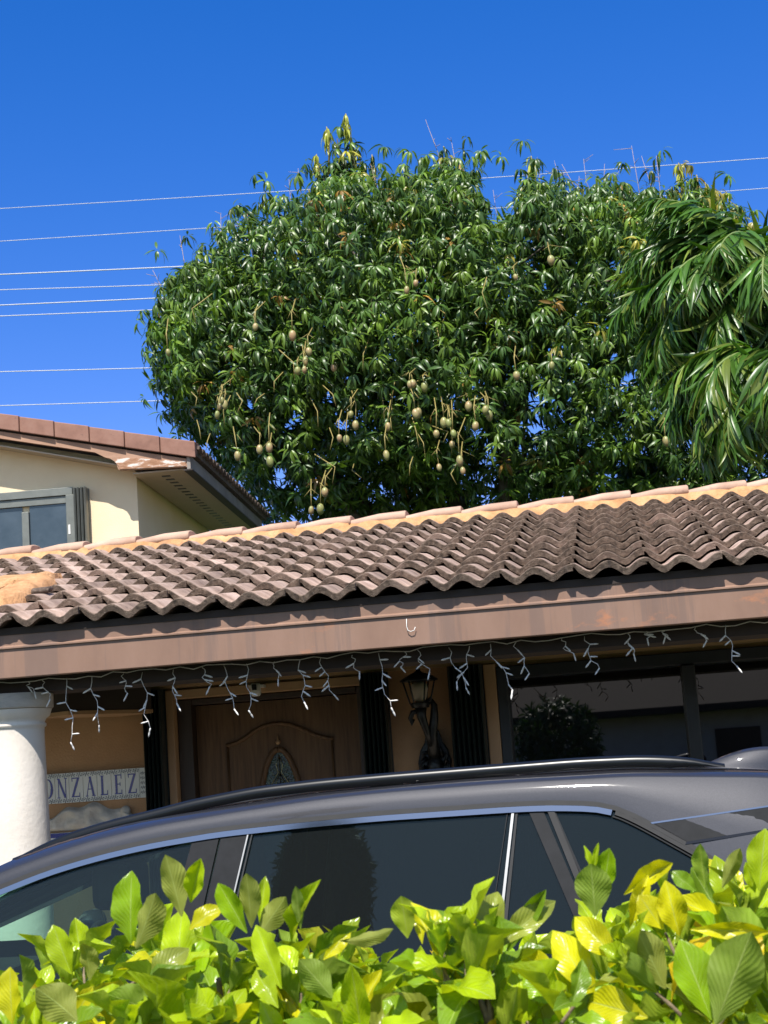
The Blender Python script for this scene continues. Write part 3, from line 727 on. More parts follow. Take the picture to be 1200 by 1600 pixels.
def leaf_object(name, parts, m, parent=None, **k):
    Vs, Fs, Cs, Us = [], [], [], []; o = 0
    for A, FF, C, U in parts:
        Vs.append(A); Fs.append(FF+o); Cs.append(C); Us.append(U); o += len(A)
    V = np.concatenate(Vs); Fq = np.concatenate(Fs); C = np.concatenate(Cs); U = np.concatenate(Us)
    me = bpy.data.meshes.new(name)
    me.vertices.add(len(V)); me.vertices.foreach_set('co', V.astype(np.float32).ravel())
    me.loops.add(len(Fq)*4); me.loops.foreach_set('vertex_index', Fq.astype(np.int32).ravel())
    me.polygons.add(len(Fq)); me.polygons.foreach_set('loop_start', (np.arange(len(Fq))*4).astype(np.int32))
    me.update(calc_edges=True)
    me.polygons.foreach_set('use_smooth', np.ones(len(Fq), bool))
    at = me.color_attributes.new('leafcol', 'FLOAT_COLOR', 'POINT')
    at.data.foreach_set('color', np.concatenate([C, np.ones((len(C), 1))], 1).astype(np.float32).ravel())
    uv = me.uv_layers.new(name='leafuv'); uv.data.foreach_set('uv', U[Fq.ravel()].astype(np.float32).ravel())
    me.materials.append(m); me.validate()
    return link(name, me, parent, **k)
def leaf_material(name, rough=.35, trans=.35, veins=False, tcol=(1.0, 1.15, .35), spec=.5):
    m = bpy.data.materials.new(name); m.use_nodes = True; t = m.node_tree; b = t.nodes['Principled BSDF']
    b.inputs['Roughness'].default_value = rough; b.inputs['Specular IOR Level'].default_value = spec
    at = N(m, 'ShaderNodeAttribute', attribute_name='leafcol'); src = at.outputs['Color']
    if veins:
        uv = N(m, 'ShaderNodeUVMap', uv_map='leafuv'); sp = N(m, 'ShaderNodeSeparateXYZ'); t.links.new(uv.outputs[0], sp.inputs[0])
        def mth(op, a, b_=None, c_=None):
            n = N(m, 'ShaderNodeMath', operation=op)
            for i, q in enumerate((a, b_, c_)):
                if q is None: continue
                if isinstance(q, (int, float)): n.inputs[i].default_value = q
                else: t.links.new(q, n.inputs[i])
            return n.outputs[0]
        dv = mth('ABSOLUTE', mth('SUBTRACT', sp.outputs[1], .5))
        ph = mth('SUBTRACT', mth('MULTIPLY', sp.outputs[0], 11.0), mth('MULTIPLY', mth('POWER', dv, .8), 7.5))
        fr_ = mth('ABSOLUTE', mth('SUBTRACT', mth('FRACT', ph), .5))           # 0 at vein
        lat = mth('SUBTRACT', 1.0, mth('SMOOTH_MIN', mth('MULTIPLY', fr_, 9.0), 1.0, .2))
        lat = mth('MAXIMUM', lat, 0.0)
        mid = mth('MAXIMUM', mth('SUBTRACT', 1.0, mth('MULTIPLY', dv, 38.0)), 0.0)
        hgt = mth('ADD', mth('MULTIPLY', mth('MULTIPLY', fr_, 2.0), 1.0), mth('MULTIPLY', mid, -1.5))
        bu = N(m, 'ShaderNodeBump'); bu.inputs['Strength'].default_value = .30; bu.inputs['Distance'].default_value = .0016
        t.links.new(hgt, bu.inputs['Height']); t.links.new(bu.outputs[0], b.inputs['Normal'])
        mx = N(m, 'ShaderNodeMix', data_type='RGBA'); mx.inputs['B'].default_value = (.50, .60, .20, 1)
        vf = mth('MAXIMUM', mth('MULTIPLY', mid, .75), mth('MULTIPLY', lat, .16)); t.links.new(vf, mx.inputs['Factor'])
        t.links.new(src, mx.inputs['A']); src = mx.outputs['Result']
        # blotches
        tc = N(m, 'ShaderNodeTexCoord'); nn = N(m, 'ShaderNodeTexNoise'); nn.inputs['Scale'].default_value = 22; nn.inputs['Detail'].default_value = 6; t.links.new(tc.outputs['Object'], nn.inputs['Vector'])
        mr = N(m, 'ShaderNodeMapRange'); mr.inputs[1].default_value = .35; mr.inputs[2].default_value = .7; mr.inputs[3].default_value = .78; mr.inputs[4].default_value = 1.2; t.links.new(nn.outputs[0], mr.inputs[0])
        m2 = N(m, 'ShaderNodeMix', data_type='RGBA', blend_type='MULTIPLY'); m2.inputs['Factor'].default_value = 1
        t.links.new(src, m2.inputs['A']); t.links.new(mr.outputs[0], m2.inputs['B']); src = m2.outputs['Result']
        # brown blemishes
        n5 = N(m, 'ShaderNodeTexNoise'); n5.inputs['Scale'].default_value = 75; n5.inputs['Detail'].default_value = 3; t.links.new(tc.outputs['Object'], n5.inputs['Vector'])
        r5 = N(m, 'ShaderNodeMapRange'); r5.inputs[1].default_value = .70; r5.inputs[2].default_value = .75; r5.inputs[4].default_value = .8; t.links.new(n5.outputs[0], r5.inputs[0])
        m5 = N(m, 'ShaderNodeMix', data_type='RGBA'); m5.inputs['B'].default_value = (.13, .07, .02, 1); t.links.new(r5.outputs[0], m5.inputs['Factor']); t.links.new(src, m5.inputs['A']); src = m5.outputs['Result']
        # matt, paler underside
        geo = N(m, 'ShaderNodeNewGeometry'); m3 = N(m, 'ShaderNodeMix', data_type='RGBA'); t.links.new(geo.outputs['Backfacing'], m3.inputs['Factor'])
        m4 = N(m, 'ShaderNodeMix', data_type='RGBA'); m4.inputs['Factor'].default_value = .30; m4.inputs['B'].default_value = (.34, .37, .08, 1); t.links.new(src, m4.inputs['A'])
        t.links.new(src, m3.inputs['A']); t.links.new(m4.outputs['Result'], m3.inputs['B']); src = m3.outputs['Result']
        rg = N(m, 'ShaderNodeMapRange'); rg.inputs[3].default_value = rough; rg.inputs[4].default_value = .65; t.links.new(geo.outputs['Backfacing'], rg.inputs[0]); t.links.new(rg.outputs[0], b.inputs['Roughness'])
    t.links.new(src, b.inputs['Base Color'])
    tr = N(m, 'ShaderNodeBsdfTranslucent'); mu = N(m, 'ShaderNodeMix', data_type='RGBA', blend_type='MULTIPLY'); mu.inputs['Factor'].default_value = 1
    mu.inputs['B'].default_value = (*tcol, 1); t.links.new(src, mu.inputs['A']); t.links.new(mu.outputs['Result'], tr.inputs['Color'])
    ms = N(m, 'ShaderNodeMixShader'); ms.inputs[0].default_value = trans
    out = t.nodes['Material Output']; t.links.new(b.outputs[0], ms.inputs[1]); t.links.new(tr.outputs[0], ms.inputs[2]); t.links.new(ms.outputs[0], out.inputs[0])
    return m
M_mleaf = leaf_material('mango_leaf', .36, .26, spec=.5)
M_pleaf = leaf_material('palm_leaflet', .34, .28, tcol=(1.1, 1.2, .3))
M_hleaf = leaf_material('gardenia_leaf', .27, .42, veins=True, tcol=(1.2, 1.15, .12))
def unit(v): return v/(np.linalg.norm(v, axis=-1, keepdims=True)+1e-9)

# ------------------------------------------------------------------ mango tree
TY = 18.4; K = TY/15.0*1.0
mango = empty('mango_tree', (-1.2, TY, 0), label='large dense mango tree laden with hanging fruit behind the roofs', cat='tree')
def T15(x, z):  # figure measured on the plane Y=15 moved out to TY (true size at that distance)
    return x*TY/15.0, 1.65+(z-1.65)*TY/15.0
blobs = []   # cx, cy, cz, rx, ry, rz
for (x, z, r_, dy, rz_) in [(-3.40, 5.98, .80, -.3, .80), (-3.58, 5.50, .60, 0, .55), (-3.52, 6.45, .50, .3, .36), (-3.80, 6.52, .34, .1, .34), (-3.92, 6.15, .38, 0, .40), (-3.92, 5.65, .40, 0, .42), (-2.80, 6.32, .88, -.6, .88), (-2.85, 5.6, 1.0, -.9, .9), (-2.25, 6.95, .50, 0, .60), (-2.2, 7.50, .17, 0, .60), (-2.35, 7.3, .2, 0, .4), (-2.5, 7.25, .16, 0, .30),
                        (-2.45, 4.9, 1.0, -.7, .8), (-1.9, 6.12, 1.1, -1.2, .95), (-1.4, 6.85, .62, -.3, .55), (-1.22, 7.22, .20, 0, .42), (-1.1, 7.15, .3, 0, .3), (-1.7, 7.2, .25, 0, .25), (-1.6, 5.3, 1.1, -1.4, 1.0), (-.9, 6.1, 1.0, -1.1, .95),
                        (-.2, 6.60, .62, -.2, .60), (.30, 6.50, .72, 0, .60), (-.1, 5.9, 1.0, -.8, .9), (-.6, 4.9, 1.1, -1.1, .9), (.75, 6.15, .95, -.1, .9), (.98, 6.60, .5, .1, .40), (1.3, 5.6, .9, .2, .9),
                        (.4, 4.6, .95, -.5, .75), (1.3, 4.4, 1.0, .3, .9), (2.1, 4.9, .9, .6, .9), (-1.2, 4.3, .8, .2, .7), (-2.0, 4.2, .7, .3, .6), (-.2, 4.1, .8, .3, .6), (.7, 3.9, .8, .5, .6), (2.0, 5.9, .7, .6, .6), (-2.9, 4.55, .55, .1, .5), (-3.35, 4.95, .42, .4, .35), (-3.2, 5.25, .4, .5, .4)]:
    cx_, cz_ = T15(x, z); blobs.append((cx_, TY+dy, cz_, r_*K, r_*K*1.05, rz_*K))
t0 = leaf_template(4, 2, .23, .5, .3); t1_ = leaf_template(4, 2, .23, .85, .3); t2_ = leaf_template(4, 2, .25, .25, .35)
Pm, Dm, Nm, Sm, Cm, Vm = [], [], [], [], [], []
clus = []
bough = [(rng.uniform(-5, 3), rng.uniform(3.6, 9), rng.uniform(.25, .6), rng.uniform(-.5, .9)) for _ in range(70)]
def clump(p): return sum(a*math.exp(-((p[0]-bx)**2+(p[2]-bz)**2)/(r*r)) for bx, bz, r, a in bough)
for (cx_, cy_, cz_, rx, ry, rz_) in blobs:
    area = 4*math.pi*((rx*ry*rz_)**(1/3))**2
    for _ in range(int(area*52)):
        v = unit(rng.normal(size=3)); rad = .62+.42*rng.random()**.6
        if v[1] > .35 and rng.random() < .6: continue
        p = np.array((cx_, cy_, cz_))+v*np.array((rx, ry, rz_))*rad
        if rng.random() < .13: p = p+v*rng.random()*np.array((.18, .3, .42))
        # leave holes where the sky shows through
        clus.append((p, v, rad))
for _ in range(520):      # fill inside the crown
    b_ = blobs[rng.integers(len(blobs))]; v = unit(rng.normal(size=3)); p = np.array(b_[:3])+v*np.array(b_[3:])*rng.random()*.6; clus.append((p, v, .5))
gaps = []
for (gx, gz, gr) in ((.22, 5.45, .09), (.35, 5.25, .10), (.12, 5.22, .06), (-.55, 4.85, .10), (-2.45, 5.05, .09), (-2.55, 5.35, .07), (-1.0, 5.95, .07), (-2.9, 5.15, .10), (.3, 6.35, .07), (.95, 6.05, .06), (-3.1, 4.6, .12), (-3.35, 5.35, .12), (1.12, 6.5, .10), (-1.15, 4.9, .07), (-.72, 7.3, .22), (-.76, 7.0, .12), (1.0, 3.95, .1)):
    a_, c_ = T15(gx, gz); gaps.append((a_, c_, gr*K))
for (p, v, rad) in clus:
    kk = TY/p[1]; hit = False
    for (gx, gz, gr) in gaps:
        if math.hypot(p[0]*kk-gx, (p[2]-1.65)*kk+1.65-gz) < gr: hit = True
    cl = clump(p)
    if hit or p[2] < 3.2 or (cl < -.12 and rng.random() < .55): continue
    ax = unit(v*.9+np.array((0, -.1, .45))+rng.normal(size=3)*.35)
    side = unit(np.cross(ax, (.3, .2, .93))); s2 = np.cross(ax, side)
    nl = rng.integers(6, 13); vary = rng.normal()*.16
    top = p[2] > T15(0, 7.0)[1]; r_ = rng.random()
    if r_ < .012 or (top and r_ < .05): base = np.array((.30, .27, .04))
    elif r_ < .025: base = np.array((.34, .20, .05))
    elif r_ < .34: base = np.array((.125, .21, .024))
    else: base = np.array((.055, .115, .020))
    if cl > .35: base = base*(1+.55*min(1, cl))+np.array((.012, .012, 0))  # highlights on the crown's lumps painted into the leaf colour
    if p[0] > 1.1 and p[2] > 7.0 and rng.random() < .22: base = np.array((.32, .28, .05))
    for i in range(nl):
        a = 2*math.pi*i/nl*1.0+rng.normal()*.3; el = rng.uniform(-.35, .75)
        d = side*math.cos(a)+s2*math.sin(a); d = unit(d*math.cos(el)+ax*math.sin(el)+np.array((0, 0, -.25-.75*rng.random())))
        L = rng.uniform(.095, .18)
        Pm.append(p+d*.02); Dm.append(d); nn_ = ax*.8+np.array((0, -.15, .7))+rng.normal(size=3)*.3; Nm.append(nn_); Sm.append(L)
        Cm.append(np.clip(base*(1+vary+rng.normal()*.15), .004, 1)); Vm.append((0, 1, 1, 2)[rng.integers(0, 4)])
Pm, Dm, Nm, Sm, Cm, Vm = map(np.array, (Pm, Dm, Nm, Sm, Cm, Vm))
parts = [batch('', t, Pm[Vm == i], Dm[Vm == i], Nm[Vm == i], Sm[Vm == i], Cm[Vm == i], None) for i, t in enumerate((t0, t1_, t2_))]
# the growing tips that stand out of the top
tips = [((-2.17, 8.14), 1), ((-2.36, 8.0), 1), ((-2.53, 7.85), 1), ((-2.15, 7.85), 1), ((-1.25, 7.80), 0), ((-1.12, 7.65), 2), ((-1.45, 7.62), 0), ((-.38, 7.42), 1), ((1.02, 7.28), 1), ((1.25, 7.05), 1), ((1.35, 6.9), 1), ((1.5, 6.75), 1), ((1.18, 7.15), 2), ((-1.95, 7.72), 0)]
P2, D2, N2, S2, C2 = [], [], [], [], []; crown_sticks = MB()
for ((x, z), col) in tips:
    x, z = T15(x, z); y = TY+rng.normal()*.3; ax = np.array((0, 0, 1.))
    crown_sticks = MB(); crown_sticks.tube([(x+rng.normal()*.05, y, z-.6), (x+.02, y, z-.2), (x, y, z)], [.014, .010, .006], 5); crown_sticks.build('shoot_stem', M_stalk, mango)
    for i in range(26):
        a = rng.random()*6.28; d = unit(np.array((math.cos(a), math.sin(a), rng.uniform(-1.6, .0))))
        P2.append((x, y, z-rng.random()*.22)); D2.append(d); N2.append((d[0]*.4, d[1]*.4, 1)); S2.append(rng.uniform(.12, .19))
        C2.append(((.032, .08, .022), (.42, .44, .07), (.45, .27, .07))[col])
parts.append(batch('', t1_, P2, D2, N2, S2, C2, None))
leaf_object('crown', parts, M_mleaf, mango)
tr = MB()
tr.tube([(-1.2, TY, 0), (-1.22, TY, 1.2), (-1.3, TY+.05, 2.4), (-1.25, TY, 3.3)], [.32, .26, .23, .20], 12)
for (x, z, y) in ((-4.2, 6.2, -.6), (-3.2, 7.6, 0), (-2.6, 8.9, 0), (-1.5, 8.6, -.3), (-.2, 7.9, -.6), (.7, 7.7, .1), (1.6, 6.8, .2), (2.3, 5.6, .4), (-3.2, 5.0, -.7), (-1.0, 5.6, -1.3), (.2, 5.4, -.9)):
    m1 = ((-1.25+x)/2+rng.normal()*.2, TY+y*.4, 3.3+(z-3.3)*.45)
    tr.tube([(-1.25, TY, 3.1), m1, (x*.85-.15, TY+y*.8, 3.3+(z-3.3)*.8), (x, TY+y, z)], [.14, .09, .05, .02], 8)
for _ in range(90):
    b_ = blobs[rng.integers(len(blobs))]; c0 = np.array(b_[:3]); v = unit(rng.normal(size=3)); e = c0+v*np.array(b_[3:])*.95
    tr.tube([c0, (c0+e)/2+rng.normal(size=3)*.08, e], [.022, .014, .006], 5)
tr.build('trunk', M_bark, mango)
# dead flower panicles
for (x, z) in [(-2.75, 7.55), (-3.0, 7.15), (-2.62, 7.6), (-3.3, 7.25), (-3.85, 7.05), (-3.5, 7.3), (-1.3, 7.95), (-1.15, 7.9), (-1.6, 7.55), (-.12, 7.5), (.05, 7.55), (-.3, 7.5), (.3, 7.5), (.45, 7.45), (.6, 7.4), (.8, 7.3), (-.45, 7.35), (.15, 7.48),
               (-4.15, 6.35), (-4.1, 6.75), (-2.95, 7.35), (-1.9, 7.6), (-.05, 7.52), (.7, 7.35), (-3.1, 7.1), (-.75, 7.3)]:
    x, z = T15(x, z); y = TY+rng.normal()*.4; lean = rng.uniform(-.35, .1); H = rng.uniform(.14, .30)
    z -= .12
    if x < -4.9: lean = -.35; H *= .8
    b = MB(); top_ = np.array((x+lean*H*1.2, y, z+H*.25)); base_ = np.array((x-lean*.3, y, z-H*3)); mid_ = (top_+base_)/2+np.array((rng.normal()*.03, 0, 0))
    b.tube([base_, mid_, top_], [.006, .0045, .0025], 4)
    for q in range(4):
        p = mid_+(top_-mid_)*rng.random(); b.tube([p, p+np.array((rng.normal()*.07, rng.normal()*.05, .08*rng.random()))], [.004, .002], 4)
    b.build('flower_stalk', M_panicle, mango)
# hanging fruit: (x,z measured at the 15 m plane) -> in front of the crown
m_mango = noisy(mat('mango_skin', rough=.4), [(.22, .28, .09), (.33, .30, .12), (.42, .25, .13)], 4, pos=[.35, .5, .65])
def blush(m):
    t = m.node_tree; b = t.nodes['Principled BSDF']; src = b.inputs['Base Color'].links[0].from_socket
    oi = N(m, 'ShaderNodeObjectInfo'); mr = N(m, 'ShaderNodeMapRange'); mr.inputs[1].default_value = .3; mr.inputs[4].default_value = .75
    mx = N(m, 'ShaderNodeMix', data_type='RGBA'); mx.inputs['B'].default_value = (.20, .27, .07, 1)
    t.links.new(oi.outputs['Random'], mr.inputs[0]); t.links.new(mr.outputs[0], mx.inputs['Factor']); t.links.new(src, mx.inputs['A']); t.links.new(mx.outputs['Result'], b.inputs['Base Color'])
blush(m_mango)
fm = MB(); prof_ = [(0, 0), (.018, -.003), (.036, -.018), (.047, -.045), (.049, -.07), (.042, -.10), (.026, -.124), (.010, -.134), (0, -.136)]
fm.lathe(prof_, 0, 0, 14); fme = bpy.data.meshes.new('mango'); fme.from_pydata(fm.v, [], fm.f); fme.materials.append(m_mango)
for p in fme.polygons: p.use_smooth = True
fruit_px = [(482, 551), (477, 565), (465, 581), (476, 580), (457, 524), (400, 513), (523, 575), (347, 628), (344, 638), (351, 633), (340, 650), (262, 553), (645, 601), (640, 603), (663, 605), (606, 668), (603, 712), (654, 645), (649, 647), (549, 650), (556, 665),
            (530, 687), (541, 688), (406, 703), (421, 700), (421, 721), (371, 713), (708, 680), (694, 660), (700, 663), (682, 680), (707, 697), (718, 720), (723, 738), (686, 733), (744, 667), (733, 635), (764, 649), (760, 642), (805, 436), (861, 407), (863, 573), (807, 588),
            (508, 770), (501, 795), (487, 799), (1018, 432), (1040, 690), (650, 445), (636, 455)]
sm = MB()
for i, (px, py) in enumerate(fruit_px):
    yy = 15.55+.25*math.sin(i*2.3)
    dv = F*2500+rr*(px-600)-uu*(py-800); P = Vector((0, 0, 1.65))+dv*(yy/dv.y)
    o = bpy.data.objects.new('mango', fme); COL.objects.link(o); o.parent = mango; o.matrix_parent_inverse = inv_of(mango)
    o.location = (P.x, P.y, P.z+.055); s_ = random.uniform(.56, .80); o.scale = (s_*random.uniform(.85, 1), s_, s_*random.uniform(.95, 1.15)); o.rotation_euler = (random.uniform(-.15, .15), random.uniform(-.15, .15), random.random()*6)
    L = random.uniform(.15, .42); sm = MB(); sm.tube([(P.x, P.y, P.z+.05), (P.x+random.gauss(0, .01), P.y+.03, P.z+.05+L*.5), (P.x+random.gauss(0, .05), P.y+.2, P.z+.05+L)], [.004, .005, .006], 5)
    for _ in range(2): sm.tube([(P.x, P.y+.04, P.z+.05+L*.6), (P.x+random.gauss(0, .06), P.y+.02, P.z+.05+L*.35)], [.003, .002], 4)
    sm.build('stalk', M_stalk, o, world=False).matrix_parent_inverse = o.matrix_basis.inverted()
for _ in range(36):
    px, py = random.uniform(300, 800), random.uniform(480, 780)
    dv = F*2500+rr*(px-600)-uu*(py-800); P = Vector((0, 0, 1.65))+dv*(15.8/dv.y)
    L = random.uniform(.15, .4); sm = MB(); sm.tube([P, P+Vector((random.gauss(0, .04), .03, L*.5)), P+Vector((random.gauss(0, .08), .15, L))], [.003, .005, .006], 4); sm.build('bare_stalk', M_stalk, mango)

# ------------------------------------------------------------------ palms
tl = leaf_template(6, 2, .092, .42, .45)
def palm(name, cx_, cy_, cz_, fr_list, lab, trunk_r=.09, hgt=None):
    root = empty(name, (cx_, cy_, 0), label=lab, cat='palm tree', group='palms at the right')
    b = MB(); b.tube([(cx_, cy_, 0), (cx_+.03, cy_, cz_*.5), (cx_, cy_, cz_-.9)], [trunk_r*1.2, trunk_r, trunk_r*.9], 12); b.build('trunk', M_conc, root)
    b = MB(); b.tube([(cx_, cy_, cz_-.9), (cx_, cy_, cz_-.6), (cx_, cy_, cz_-.1), (cx_, cy_, cz_+.1)], [trunk_r*.95, trunk_r*1.1, trunk_r*.8, trunk_r*.3], 12)
    b.build('crownshaft', mat('crownshaft_green', (.12, .20, .06), .4), root)
    for (az, el, L, dr_) in fr_list:
        az = R(az); h = np.array((math.cos(az), math.sin(az), 0)); pts = []; n = 22
        e = R(el); p = np.array((cx_, cy_, cz_))
        for i in range(n+1):
            pts.append(p.copy()); p = p+(h*math.cos(e)+np.array((0, 0, math.sin(e))))*L/n; e -= R(dr_)/n
        pts = np.array(pts); st = MB(); st.tube(pts, [.018*(1-.8*i/n)+.003 for i in range(n+1)], 6)
        fo = st.build('frond', mat_stem, root)
        P, D, Nn, S, C = [], [], [], [], []
        side = np.array((-h[1], h[0], 0))
        for i in range(3, n+1):
            tt = i/n; tan = unit(pts[i]-pts[i-1]); up = unit(np.cross(side, tan)); up = up if up[2] > 0 else -up
            for sgn in (-1, 1):
                for rep in range(4):
                    ll = (.24+.32*math.sin(math.pi*min(1, tt*.85+.1)))*(1.0 if tt < .95 else .8)*rng.uniform(.85, 1.1)
                    d = side*sgn*rng.uniform(.55, .8)+tan*(.45+.5*tt)+up*rng.uniform(-.4, .45)+np.array((0, 0, -.50))+rng.normal(size=3)*.08
                    P.append(pts[i]-tan*rep*L/n/4); D.append(d); Nn.append(up+rng.normal(size=3)*.5); S.append(ll)
                    c = np.array((.065, .155, .020)) if rng.random() < .78 else np.array((.17, .23, .04)); C.append(c*(1+rng.normal()*.2))
        leaf_object('leaflets', [batch('', tl, P, D, Nn, S, np.clip(C, .005, 1), None)], M_pleaf, fo, world=True)
    return root
mat_stem = mat('frond_stem', (.16, .22, .06), .45)
palm('palm_tree', 1.66, 13.2, 5.32, [(185, 68, 1.5, 100), (225, 50, 1.5, 120), (200, 0, 1.3, 80), (150, 20, 1.5, 100), (265, 10, 1.3, 90), (175, 80, 1.4, 90), (180, 50, 1.7, 110), (205, 35, 1.6, 120), (190, 15, 1.5, 95), (215, 55, 1.5, 120), (170, 30, 1.6, 110), (240, 60, 1.4, 110), (160, 62, 1.7, 95), (230, 25, 1.5, 120), (140, 45, 1.8, 100), (255, 45, 1.6, 125), (290, 40, 1.7, 120), (330, 45, 1.8, 110), (20, 55, 1.8, 110), (90, 70, 1.8, 90), (60, 40, 1.8, 110), (195, 75, 1.5, 75)],
     'tall palm with feathery arching fronds at the right, overlapping the mango crown')
palm('palm_tree', 1.52, 12.4, 4.45, [(185, 60, 1.1, 120), (215, 48, 1.1, 130), (240, 10, 1.0, 100), (190, 5, 1.0, 90), (175, 45, 1.2, 130), (200, 30, 1.15, 130), (225, 20, 1.2, 120), (150, 60, 1.2, 110), (255, 35, 1.3, 120), (300, 40, 1.3, 120), (340, 50, 1.3, 110), (30, 50, 1.4, 110), (90, 60, 1.4, 100)],
     'shorter palm whose fronds droop to the bungalow ridge at the right', .07)

# ------------------------------------------------------------------ hedge in the foreground
hedge = empty('gardenia_hedge', (-.4, 2.4, 0), label='sunlit yellow-green gardenia hedge with broad veined leaves in the foreground', cat='hedge')
G1 = (.28, .46, .008); G2 = (.19, .32, .018); G3 = (.42, .56, .010); Y1 = (.64, .61, .010); Y2 = (.74, .54, .014); O1 = (.30, .34, .050)
pal = [G1, G2, G3, Y1, Y2, O1]; pw = [.30, .20, .28, .13, .02, .07]
tmp = [leaf_template(10, 6, 1, .10, .30, .06, 'ob'), leaf_template(10, 6, 1, .32, .22, .07, 'ob'), leaf_template(10, 6, 1, .55, .35, .06, 'ob', .05), leaf_template(10, 6, 1, -.12, .45, .09, 'ob'), leaf_template(10, 6, 1, .22, .62, .10, 'ob')]
HP = [[] for _ in tmp]
def hleaf(ti, p, d, n, L, wd, c): HP[ti].append((p, d, n, L, wd, c))
twig = MB(); core = MB()
def shoot(x, y, z, ax, nlv, L0, spread, colbias=None, young=True):
    ax = unit(np.array(ax, float)); side = unit(np.cross(ax, (.2, 1, .1))); s2 = np.cross(ax, side); p = np.array((x, y, z))
    ph = rng.random()*6.28
    for i in range(nlv):
        f_ = i/max(1, nlv-1); a = ph+i*2.4; el = R(78-(78-spread)*1.0*f_+rng.normal()*10)
        rad = side*math.cos(a)+s2*math.sin(a); d = unit(ax*math.cos(el)+rad*math.sin(el))
        n = unit(ax*math.sin(el)-rad*math.cos(el)); n = n+rng.normal(size=3)*.22
        L = L0*(1-.35*f_)*rng.uniform(.65, 1.25); wd = L*rng.uniform(.35, .46)
        c = pal[rng.choice(6, p=pw)] if colbias is None or rng.random() < .35 else colbias
        if f_ > .75 and young: c = G3
        c = np.array(c)*(1+rng.normal()*.12)
        hleaf(rng.integers(0, 5), p-ax*(1-f_)*L0*.55+rad*.004, d, n, L, wd, np.clip(c, .01, .9))
    if young:
        for i in range(3):
            a = rng.random()*6.28; rad = side*math.cos(a)+s2*math.sin(a); hleaf(4, p, unit(ax+rad*.25), rad*-1, L0*.30, L0*.09, np.array(G3)*1.25)
    twig.tube([p-ax*L0*1.0+rng.normal(size=3)*.006, p-ax*L0*.5, p], [.0034, .0028, .0018], 6)
# outline of the hedge top (x metres at Y~2.2, z)
prof_x = np.array([-1.6, -.92, -.86, -.80, -.70, -.61, -.56, -.50, -.43, -.37, -.32, -.25, -.21, -.15, -.10, -.05, 0.0, .05, .10, .14, .18, .4, 1.6])
prof_z = np.array([1.43, 1.42, 1.44, 1.49, 1.50, 1.51, 1.46, 1.49, 1.46, 1.435, 1.42, 1.42, 1.415, 1.425, 1.45, 1.50, 1.49, 1.49, 1.52, 1.51, 1.52, 1.50, 1.46])
for y, dz_, n, L0 in ((2.00, -.085, 36, .120), (2.12, -.060, 34, .120), (2.26, -.055, 32, .12), (2.42, -.055, 30, .12), (2.6, -.07, 28, .12), (2.85, -.10, 26, .12)):
    for i in range(n):
        x = -2.2+3.9*(i+rng.random()*.8)/n
        zz = np.interp(x*2.2/y, prof_x, prof_z)+dz_-abs(rng.normal())*.035-(.03 if y > 2.2 else 0)
        shoot(x, y+rng.normal()*.03, zz, (rng.normal()*.30, -.12+rng.normal()*.28, 1), rng.integers(7, 11), L0, 22)
for _ in range(900):      # body of the hedge
    x = rng.uniform(-2.3, 1.8); y = rng.choice([rng.uniform(1.94, 2.12), rng.uniform(2.1, 2.95)]); z = rng.uniform(1.12, 1.37) if rng.random() < .7 else rng.uniform(.15, 1.12)
    shoot(x, y, z, (rng.normal()*.45, -.55 if y < 2.3 else .2, .8), rng.integers(5, 8), .105, 30, young=False)
for (x0_, x1_) in ((765, 757), (775, 728), (742, 694)):
    q0, q1 = [np.array((0, 0, 1.65))+np.array(F*2500+rr*(a-600)-uu*(b_-800))*(1.97/(F*2500+rr*(a-600)-uu*(b_-800)).y) for a, b_ in ((x0_, 1640), (x1_, 1515))]
    twig.tube([q0, (q0+q1)/2+np.array((.004, 0, 0)), q1], [.0050, .0040, .0012], 8)
    shoot(q1[0], q1[1], q1[2]+.03, (0, -.1, 1), 8, .11, 25)
for i in range(26):       # woody stems
    x = -2.2+4.0*i/25+rng.normal()*.03
    twig.tube([(x, 2.42, 0), (x+rng.normal()*.05, 2.4, .5), (x+rng.normal()*.08, 2.35+rng.normal()*.08, 1.0), (x+rng.normal()*.1, 2.25+rng.normal()*.12, 1.40)], [.018, .013, .009, .004], 7)
